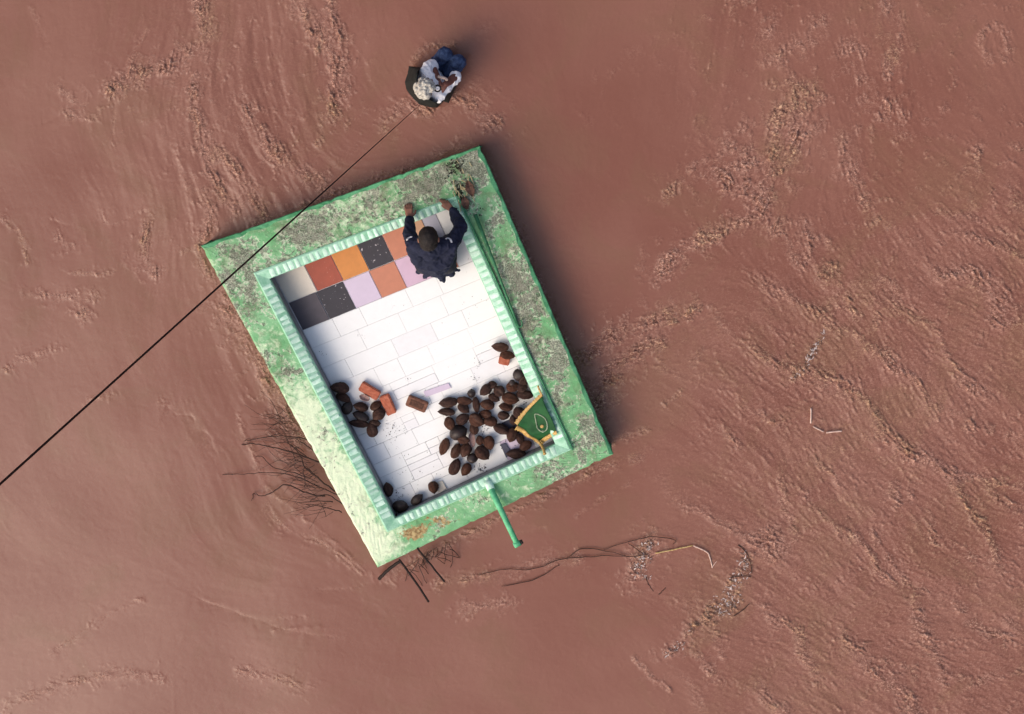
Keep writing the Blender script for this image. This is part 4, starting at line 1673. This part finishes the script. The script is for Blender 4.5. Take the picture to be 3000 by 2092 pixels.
hand(b, w2L, (P(1285, 246, 0.56) - w2L), UPZ, -side2, 0.88, 0.9, 1)
hand(b, w2R, (P(1292, 262, 0.56) - w2R), UPZ, side2, 0.88, 0.9, 1)
for hp, kn in ((hip2 - side2 * 0.06, k2L), (hip2 + side2 * 0.08, k2R)):
    an = kn - face2 * 0.02
    an = Vector((an.x, an.y, -0.06))
    b.limb([hp, kn], [0.056, 0.048])
    b.limb([kn, an], [0.048, 0.034])
    b.limb([an, an + face2 * 0.10 - UPZ * 0.03], [0.036, 0.026])
b.build("body", M_SKIN2, man2, 0.0045, 3)
b = Blob()
b.limb([hip2 + UPZ * 0.03, hip2 - UPZ * 0.05], [0.125, 0.12])
for hp, kn in ((hip2 - side2 * 0.06, k2L), (hip2 + side2 * 0.08, k2R)):
    b.limb([hp, lerp(hp, kn, 0.5), kn], [0.074, 0.068, 0.058])
    an = kn - face2 * 0.02
    b.limb([kn, Vector((an.x, an.y, 0.0))], [0.063, 0.052])
b.build("jeans", M_JEANS, man2, 0.006, 3, 0.007, 4)
b = Blob()
b.limb([lerp(hip2, ch2, 0.25), ch2], [0.100, 0.108])
b.limb([s2L, lerp(s2L, s2R, 0.5), s2R], [0.058, 0.080, 0.058])
b.limb([s2L, lerp(s2L, e2L, 0.55), e2L, lerp(e2L, w2L, 0.12)], [0.054, 0.060, 0.056, 0.044])
b.limb([s2R, lerp(s2R, e2R, 0.55), e2R, lerp(e2R, w2R, 0.06)], [0.058, 0.043, 0.046, 0.044])
b.limb([s2L, ch2 - side2 * 0.03], [0.052, 0.09])
b.limb([s2R, ch2 + side2 * 0.03], [0.055, 0.09])
b.build("shirt", M_SHIRT, man2, 0.006, 2, 0.009, 12)
hair_cap("hair", hd2, h2R, M_GREYHAIR, man2, 0.79, rough=1.0)
# open dark coat: a lofted cloth from the shoulders round the back to its hem
top_r = [(1240, 198, .50), (1230, 203, .60), (1223, 214, .67), (1220, 232, .68), (1222, 254, .68), (1230, 274, .68), (1244, 286, .67), (1262, 294, .66), (1276, 300, .62), (1296, 288, .50), (1314, 268, .42), (1336, 242, .40)]
hem_r = [(1229, 197, .16), (1198, 194, .13), (1194, 216, .05), (1186, 240, .02), (1191, 264, .0), (1210, 288, .0), (1228, 306, .0), (1262, 315, .0), (1280, 316, .02), (1299, 297, .10), (1314, 302, .06), (1342, 243, .26)]


def coat_pt(s, t):
    x = s * (len(top_r) - 1)
    i0 = min(int(x), len(top_r) - 2)
    f = x - i0
    a = lerp(Vector(top_r[i0]), Vector(top_r[i0 + 1]), f)
    c = lerp(Vector(hem_r[i0]), Vector(hem_r[i0 + 1]), f)
    bulge = math.sin(math.pi * t) * 0.25
    tt_ = t + bulge * (1 - t)
    q = Vector((lerp(a, c, tt_).x, lerp(a, c, tt_).y, lerp(a, c, t).z))
    q.z = max(q.z + 0.012 * math.sin(s * 40 + t * 3) * t, -0.03)
    return P(q.x, q.y, q.z)


sheet(coat_pt, 44, 14, "coat", M_COAT, man2, 0.008)
# the small white ring with dark rim that he holds
rc = P(1282, 259, 0.645)
ring = thing("ring", "small white ring with a black rim held in the grey haired person's lap", "ring", rc)
for nm, R0, r0, mt in (("rim", 0.023, 0.0075, M_DARK), ("core", 0.0115, 0.0075, M_SHIRT)):
    mb = MB()
    pts = [rc + Vector((math.cos(2 * math.pi * k / 16) * R0, math.sin(2 * math.pi * k / 16) * R0, 0)) for k in range(17)]
    mb.tube(pts, r0, 6, False)
    mb.build(nm, mt, ring, smooth=True)
# pale rope end between his hands
mb = MB()
M_ROPE = mottled("pale_rope", (0.50, 0.36, 0.28), (0.66, 0.50, 0.42), 60, 0.9)
mb.tube(smooth_path([P(1284, 224, .61), P(1292, 227, .62), P(1302, 229, .62), P(1310, 234, .60)], 5), 0.011, 6)
o = mb.build("rope_end", M_ROPE, None, origin=P(1296, 228, .44), smooth=True)
tag(o, "short pale rope end held between the grey haired person's hands", "rope")

# ------------------------------------------------------------------ cable
M_CABLE = mottled("dark_cable", (0.012, 0.007, 0.006), (0.035, 0.017, 0.014), 30, 0.7)
mb = MB()
ca = P(1228, 309, 0.12)
cb = P(-900, 2230, 9.2)
n = 40
pts = []
for k in range(n + 1):
    t = k / n
    # stays straight as seen from above: constant direction, tiny sag
    pts.append(lerp(ca, cb, t) - UPZ * 0.10 * math.sin(math.pi * t))
mb.tube(pts, [0.0019 + 0.0038 * min(k / n * 3.0, 1) for k in range(n + 1)], 7)
o = mb.build("cable", M_CABLE, None, origin=ca, smooth=True)
tag(o, "long straight dark cable slanting across the scene to the seated person", "cable")

# ------------------------------------------------------------------ drift wood and debris
M_TWIG = mottled("dark_wet_twig", (0.026, 0.013, 0.010), (0.075, 0.038, 0.029), 30, 0.8)
M_STICK = mottled("black_rod", (0.010, 0.006, 0.005), (0.025, 0.013, 0.010), 30, 0.7)
M_REED = mottled("yellow_reed", (0.42, 0.28, 0.10), (0.58, 0.44, 0.20), 40, 0.7)
M_PALESTICK = mottled("pale_peeled_stick", (0.52, 0.34, 0.27), (0.70, 0.52, 0.44), 40, 0.8)


def wobble_path(px_pts, amp=0.006, n=5, seed=0):
    r = random.Random(seed)
    pts = smooth_path([P(*p) for p in px_pts], n)
    return [p + Vector((r.uniform(-1, 1), r.uniform(-1, 1), r.uniform(-0.4, 0.4))) * amp for p in pts]


def stick(name, pts, r0, r1, mat, label, cat, seed=0, amp=0.002, sides=7):
    path = wobble_path(pts, amp, 5, seed)
    mb = MB()
    n = len(path)
    mb.tube(path, [r0 + (r1 - r0) * k / (n - 1) for k in range(n)], sides)
    o = mb.build(name, mat, None, origin=path[0], smooth=True)
    return tag(o, label, cat)


stick("iron_rod", [(1170, 1640, .30), (1215, 1702, .26), (1256, 1763, .20)], 0.0095, 0.0095, M_STICK, "long black straight rod jutting below the lower left corner of the platform", "rod", 1)
stick("iron_rod", [(1222, 1606, .30), (1262, 1655, .26), (1302, 1704, .20)], 0.0085, 0.008, M_STICK, "shorter thin black rod jutting from under the lower edge right of the long one", "rod", 2)
stick("drift_log", [(1172, 1645, .20), (1150, 1660, .16), (1128, 1678, .12), (1111, 1696, .06)], 0.013, 0.015, M_STICK, "short thick black branch at the lowest corner of the platform", "branch", 3)
# tangle of dead branches at the left side
root = P(900, 1380, 0.1)
shrub = thing("dead_shrub", "tangle of bare dark branches caught against the left side of the platform", "branches", (root.x, root.y, 0))
main = [
    [(952, 1455, .18), (900, 1445, .16), (840, 1420, .14), (800, 1440, .10), (770, 1452, .06), (742, 1446, .03)],
    [(1000, 1455, .2), (930, 1425, .18), (880, 1400, .15), (800, 1385, .10), (730, 1388, .05), (652, 1392, .01)],
    [(950, 1360, .20), (900, 1340, .18), (850, 1325, .14), (790, 1308, .10), (740, 1300, .05), (708, 1304, .01)],
    [(900, 1340, .2), (860, 1310, .16), (830, 1290, .10)],
    [(935, 1400, .22), (890, 1370, .2), (895, 1420, .15), (885, 1428, .10)],
    [(900, 1398, .18), (860, 1385, .14), (800, 1370, .08), (770, 1340, .04), (750, 1338, .01)],
    [(980, 1440, .2), (930, 1400, .2), (895, 1370, .17), (880, 1335, .12), (850, 1300, .08)],
    [(975, 1470, .18), (930, 1468, .12), (870, 1474, .06)],
    [(742, 1446, .03), (738, 1466, .02)],
    [(905, 1290, .18), (860, 1280, .14), (800, 1278, .08), (730, 1290, .03), (715, 1292, .01)],
    [(1010, 1480, .2), (960, 1450, .18), (920, 1460, .12), (908, 1470, .08)],
    [(930, 1330, .2), (890, 1300, .17), (865, 1285, .1)],
    [(1000, 1500, .18), (950, 1485, .12), (900, 1478, .05)],
]
for k, pts in enumerate(main):
    path = wobble_path([(a_, b_, c_ * 0.6) for a_, b_, c_ in pts], 0.005, 5, 40 + k)
    n = len(path)
    mb = MB()
    r0 = 0.0075 if k in (0, 2, 6) else 0.0052
    mb.tube(path, [r0 * (1 - 0.55 * i / (n - 1)) for i in range(n)], 6)
    mb.build("branch", M_TWIG, shrub, smooth=True)
mb = MB()
r = random.Random(77)
for k in range(85):
    t = r.random()
    u0 = 820 + t * 150 + r.uniform(-30, 20)
    v0 = 1215 + t * 290 + r.uniform(-25, 25)
    z0 = r.uniform(0.05, 0.2)
    a = r.gauss(math.pi * 0.98, 0.55)
    L_ = r.uniform(35, 120)
    mid = (u0 + math.cos(a) * L_ * .5 + r.uniform(-8, 8), v0 + math.sin(a) * L_ * .5 + r.uniform(-8, 8), z0 * .7)
    end = (u0 + math.cos(a + r.uniform(-.3, .3)) * L_, v0 + math.sin(a + r.uniform(-.3, .3)) * L_, max(z0 * .3, 0.01))
    path = wobble_path([(u0, v0, z0), mid, end], 0.003, 4, 300 + k)
    n = len(path)
    mb.tube(path, [0.0024 * (1 - 0.6 * i / (n - 1)) for i in range(n)], 4, False)
o = mb.build("twigs", M_TWIG, shrub)
tag(o, kind="stuff")
# twigs below the lower edge
mb = MB()
for k in range(26):
    u0 = r.uniform(1190, 1330)
    v0 = 1650 - (u0 - 1190) * 0.48 + r.uniform(-5, 30)
    a = r.uniform(0.2, 2.6)
    L_ = r.uniform(18, 60)
    path = wobble_path([(u0, v0, .1), (u0 + math.cos(a) * L_ * .5 + r.uniform(-6, 6), v0 + math.sin(a) * L_ * .5, .05), (u0 + math.cos(a) * L_, v0 + math.sin(a) * L_, .01)], 0.003, 4, 500 + k)
    mb.tube(path, 0.0026, 4, False)
wl0 = P(1250, 1660, 0)
o = mb.build("brushwood", M_TWIG, None, origin=wl0)
tag(o, "thin dark twigs washed up under the lower edge beside the black rods", "twigs", kind="stuff")
# floating long branch toward the debris at lower right
br = thing("drift_branch", "long thin forked dark branch floating between the pole and the white debris", "branch", P(1700, 1620, 0))
for k, pts in enumerate([
    [(1400, 1685, .01), (1480, 1668, .012), (1560, 1668, .012), (1640, 1640, .016), (1700, 1634, .016), (1780, 1628, .016), (1860, 1631, .02), (1900, 1622, .02)],
    [(1660, 1640, .015), (1700, 1609, .015), (1765, 1612, .016), (1845, 1632, .02)],
    [(1765, 1612, .016), (1830, 1590, .018), (1880, 1578, .025), (1910, 1572, .03), (1978, 1582, .02), (1970, 1596, .012)],
    [(1470, 1717, .005), (1560, 1700, .01), (1640, 1655, .01)],
    [(1840, 1592, .02), (1870, 1612, .02), (1885, 1622, .02)],
    [(1892, 1690, .005), (1900, 1712, .005), (1915, 1733, .004)],
]):
    path = wobble_path(pts, 0.004, 5, 60 + k)
    n = len(path)
    mb = MB()
    mb.tube(path, [0.0042 * (1 - 0.45 * abs(2 * i / (n - 1) - 1)) for i in range(n)], 6)
    mb.build("branch" if k < 3 else "twig", M_TWIG, br, smooth=True)
stick("reed", [(1920, 1621, .018), (1975, 1610, .02), (2030, 1598, .022)], 0.0052, 0.0048, M_REED, "straight yellow reed stalk floating right of the white debris", "reed", 5, 0.001)
stick("reed", [(2032, 1599, .02), (2070, 1617, .018), (2080, 1635, .015), (2087, 1664, .01)], 0.0056, 0.005, M_PALESTICK, "bent pale reed stalk hooking down beyond the yellow reed", "reed", 6, 0.001)
stick("reed_leaf", [(2087, 1661, .01), (2093, 1653, .012), (2099, 1645, .012)], 0.004, 0.002, M_PALESTICK, "tiny pale leaf stub at the lower tip of the bent reed", "reed", 7, 0.0005)
stick("floating_stick", [(2376, 1196, .01), (2376, 1218, .012), (2375, 1240, .010)], 0.0065, 0.0065, M_PALESTICK, "upright pale floating stick, topmost of three below the small white debris", "stick", 8, 0.0008)
stick("floating_stick", [(2382, 1249, .008), (2396, 1257, .01), (2413, 1265, .008)], 0.0055, 0.0055, M_PALESTICK, "slanting pale floating stick in the middle of three", "stick", 9, 0.0008)
stick("floating_stick", [(2420, 1268, .010), (2440, 1265, .012), (2466, 1263, .010)], 0.0070, 0.0065, M_PALESTICK, "level pale floating stick, rightmost of three", "stick", 10, 0.0008)

# floating rafts of foam flakes and plant scraps
M_FLAKE = mottled("white_foam_scrap", (0.38, 0.29, 0.265), (0.66, 0.56, 0.53), 60, 0.9)
M_SCRAP = mottled("grey_plant_scrap", (0.13, 0.080, 0.066), (0.27, 0.175, 0.15), 60, 0.9)
M_SCRAPD = mottled("dark_plant_scrap", (0.02, 0.014, 0.013), (0.06, 0.04, 0.035), 60, 0.9)


def raft(name, label, spots, count, seed, pale=0.4, dark=0.3):
    """spots: (u, v, ru, rv, angle); irregular small chips lying on the water"""
    r = random.Random(seed)
    groups = {0: MB(), 1: MB(), 2: MB()}
    tot = sum(s[2] * s[3] for s in spots)
    for s in spots:
        k = int(count * s[2] * s[3] / tot)
        ca_, sa_ = math.cos(math.radians(s[4])), math.sin(math.radians(s[4]))
        for _ in range(k):
            a, q = r.gauss(0, 0.5), r.gauss(0, 0.5)
            if a * a + q * q > 1.3:
                continue
            u = s[0] + a * s[2] * ca_ - q * s[3] * sa_
            v = s[1] + a * s[2] * sa_ + q * s[3] * ca_
            c = P(u, v, 0.001 + r.uniform(0, 0.010))
            x = r.random()
            g = 0 if x < pale else (2 if x > 1 - dark else 1)
            R_ = r.uniform(0.0025, 0.009)
            ml = r.uniform(1.0, 3.2)
            if g == 2:
                R_ *= 0.45
                ml = r.uniform(4, 11)
            an = r.uniform(0, math.pi)
            nn = r.randint(4, 6)
            up = Vector((r.uniform(-.25, .25), r.uniform(-.25, .25), 1)).normalized()
            X = Vector((math.cos(an), math.sin(an), 0))
            X = (X - up * X.dot(up)).normalized()
            Y = up.cross(X)
            ring_ = []
            for e in range(nn):
                t = 2 * math.pi * e / nn
                ring_.append(c + X * math.cos(t) * R_ * ml * r.uniform(.6, 1.1) + Y * math.sin(t) * R_ * r.uniform(.6, 1.1) * 0.7)
            vs = ring_ + [c + up * R_ * 0.22, c - up * R_ * 0.22]
            fs = [(e, (e + 1) % nn, nn) for e in range(nn)] + [((e + 1) % nn, e, nn + 1) for e in range(nn)]
            groups[g].add(vs, fs)
    verts, faces, mi = [], [], []
    for g in (0, 1, 2):
        n0 = len(verts)
        verts += groups[g].v
        faces += [tuple(i + n0 for i in f) for f in groups[g].f]
        mi += [g] * len(groups[g].f)
    o = mesh_ob(name, verts, faces, [M_FLAKE, M_SCRAP, M_SCRAPD], None, origin=P(spots[0][0], spots[0][1], 0))
    o.data.polygons.foreach_set("material_index", mi)
    return tag(o, label, "debris", kind="stuff")


raft("floating_debris", "small patch of whitish debris floating above the three pale sticks", [(2372, 1048, 34, 14, -60), (2350, 1085, 30, 10, -40), (2385, 1015, 22, 8, -70), (2330, 1100, 14, 7, -30), (2405, 990, 26, 7, -65)], 170, 1, 0.5, 0.3)
raft("floating_debris", "whitish debris patch beside the forked branch and the yellow reed", [(1900, 1598, 26, 18, -20), (1880, 1640, 34, 26, -60), (1865, 1670, 26, 20, -60), (1905, 1605, 16, 12, 0), (1895, 1690, 14, 12, 0)], 190, 2, 0.42, 0.3)
raft("floating_debris", "largest grey white debris patch floating at lower right, trailing downward", [(2160, 1700, 50, 30, -60), (2130, 1760, 48, 34, -40), (2180, 1650, 34, 18, -80), (2070, 1800, 42, 14, -40), (2025, 1840, 20, 8, -60), (1990, 1895, 26, 16, -20), (1960, 1915, 18, 12, 0), (2110, 1790, 50, 14, -10)], 480, 3, 0.44, 0.28)
stick("twig", [(2163, 1597, .01), (2180, 1612, .014), (2195, 1635, .014), (2203, 1680, .01)], 0.005, 0.003, M_TWIG, "curved dark twig at the top of the largest debris patch", "twig", 12)
stick("twig", [(2140, 1692, .014), (2165, 1688, .016), (2200, 1690, .014)], 0.004, 0.003, M_TWIG, "level dark twig lying across the largest debris patch", "twig", 13)
stick("twig", [(2150, 1805, .01), (2175, 1788, .012), (2195, 1770, .012)], 0.004, 0.003, M_TWIG, "slanting dark twig at the lower right of the largest debris patch", "twig", 14)
stick("twig", [(1930, 1742, .006), (1940, 1732, .008), (1950, 1722, .006)], 0.004, 0.003, M_TWIG, "short dark twig floating below the yellow reed debris", "twig", 15)

# dry leaves and scraps at the upper right corner of the coping
M_LEAF = mottled("dry_brown_leaf", (0.055, 0.028, 0.020), (0.16, 0.085, 0.06), 30, 0.85)
M_STRAW = mottled("pale_straw", (0.36, 0.30, 0.16), (0.52, 0.44, 0.26), 40, 0.85)


def leaf(px, py, l, w, ang, mat, label, z, seed):
    r = random.Random(seed)
    c = P(px, py, z)
    a = math.radians(ang)
    e = P(px + math.cos(a) * 10, py + math.sin(a) * 10, z)
    X = e - c
    s = X.length / 10
    X.normalize()
    Y = Vector((-X.y, X.x, 0))
    n = 9
    vs, fs = [], []
    for L_ in (0, 1):
        for i in range(n):
            t = i / (n - 1)
            ww = math.sin(math.pi * (0.06 + 0.9 * t)) ** 0.8 * w * s / 2
            curl = 0.025 * math.sin(math.pi * t + r.uniform(-.2, .2))
            for k in (-1, 0, 1):
                vs.append(c + X * (t - .5) * l * s + Y * k * ww * r.uniform(.8, 1.1) + UPZ * (curl + abs(k) * 0.012 - L_ * 0.0025))
    m = n * 3
    for L_ in (0, 1):
        for i in range(n - 1):
            for k in range(2):
                q = L_ * m + i * 3 + k
                fs.append((q, q + 1, q + 4, q + 3))
    for i in range(n - 1):
        for k in (0, 2):
            q = i * 3 + k
            fs.append((q, q + 3, q + 3 + m, q + m))
    mb = MB()
    mb.add(vs, fs)
    o = mb.build("dry_leaf", mat, None, origin=(c.x, c.y, z))
    return tag(o, label, "leaf")


leaf(1378, 552, 48, 26, 70, M_LEAF, "curled brown dry leaf in the upper right corner of the green edge, upper one", ZS + .012, 1)
leaf(1364, 595, 38, 24, 75, M_LEAF, "dark red brown dry leaf in the upper right corner, lower one", ZS + .012, 2)
mb = MB()
r = random.Random(9)
for k in range(26):
    u0, v0 = r.gauss(1350, 16), r.gauss(540, 30)
    a = r.gauss(1.0, 0.5)
    L_ = r.uniform(10, 40)
    mb.tube(wobble_path([(u0, v0, ZS + .012), (u0 + math.cos(a) * L_ * .5, v0 + math.sin(a) * L_ * .5, ZS + .02), (u0 + math.cos(a) * L_, v0 + math.sin(a) * L_, ZS + .012)], .002, 3, k), 0.0035, 4)
o = mb.build("straw", M_STRAW, None, origin=P(1350, 540, ZS))
tag(o, "pale straw scraps beside the dry leaves in the upper right corner", "straw", kind="stuff")


def crumbs(name, label, spots, mat, seed, zc):
    r = random.Random(seed)
    mb = MB()
    for (u, v, ru, rv, cnt, size) in spots:
        for _ in range(cnt):
            uu, vv = r.gauss(u, ru), r.gauss(v, rv)
            c = P(uu, vv, zc + 0.003)
            R_ = size * r.uniform(.4, 1.3)
            rot = Euler((r.uniform(0, 3), r.uniform(0, 3), r.uniform(0, 3))).to_matrix()
            sc_ = (r.uniform(.6, 1.8), r.uniform(.5, 1.1), r.uniform(.3, .7))
            base = [(1, 0, 0), (-1, 0, 0), (0, 1, 0), (0, -1, 0), (0, 0, 1), (0, 0, -1)]
            vs = [c + rot @ Vector((p[0] * sc_[0] * R_, p[1] * sc_[1] * R_, p[2] * sc_[2] * R_)) for p in base]
            fs = [(0, 2, 4), (2, 1, 4), (1, 3, 4), (3, 0, 4), (2, 0, 5), (1, 2, 5), (3, 1, 5), (0, 3, 5)]
            mb.add(vs, fs)
    o = mb.build(name, mat, None, origin=P(spots[0][0], spots[0][1], zc))
    return tag(o, label, "dirt", kind="stuff")


M_DIRT = mottled("dark_dirt", (0.02, 0.018, 0.02), (0.09, 0.08, 0.08), 40, 0.95)
crumbs("dirt_crumbs", "dark crumbs and dust scattered over the white floor tiles",
       [(1148, 1258, 14, 14, 40, .005), (1390, 1108, 9, 6, 14, .005), (1402, 1060, 6, 14, 22, .004), (1198, 1118, 5, 5, 8, .004), (1520, 1190, 18, 12, 22, .006),
        (1420, 1260, 16, 10, 20, .006), (1162, 1448, 14, 10, 26, .006), (1408, 1372, 14, 8, 30, .007), (1060, 985, 10, 3, 6, .003), (1270, 930, 120, 90, 16, .003),
        (1250, 1400, 60, 25, 30, .004), (1550, 1150, 8, 8, 8, .006), (1180, 1300, 30, 40, 26, .003), (940, 1035, 8, 4, 6, .004), (1400, 880, 30, 30, 10, .003),
        (1490, 1300, 20, 14, 16, .006), (1330, 1180, 20, 60, 12, .003)], M_DIRT, 5, ZT)
M_MOSSD = mottled("black_moss", (0.015, 0.016, 0.010), (0.06, 0.055, 0.035), 60, 0.95)
crumbs("moss_crumbs", "dark moss and leaf mould lumps on the upper right corner of the green edge",
       [(1332, 490, 13, 15, 90, .009), (1345, 570, 9, 18, 90, .009), (1350, 530, 10, 20, 26, .006), (1392, 622, 16, 12, 16, .006), (1345, 600, 6, 20, 20, .006)], M_MOSSD, 6, ZS + .002)
print("objects", len(bpy.data.objects))
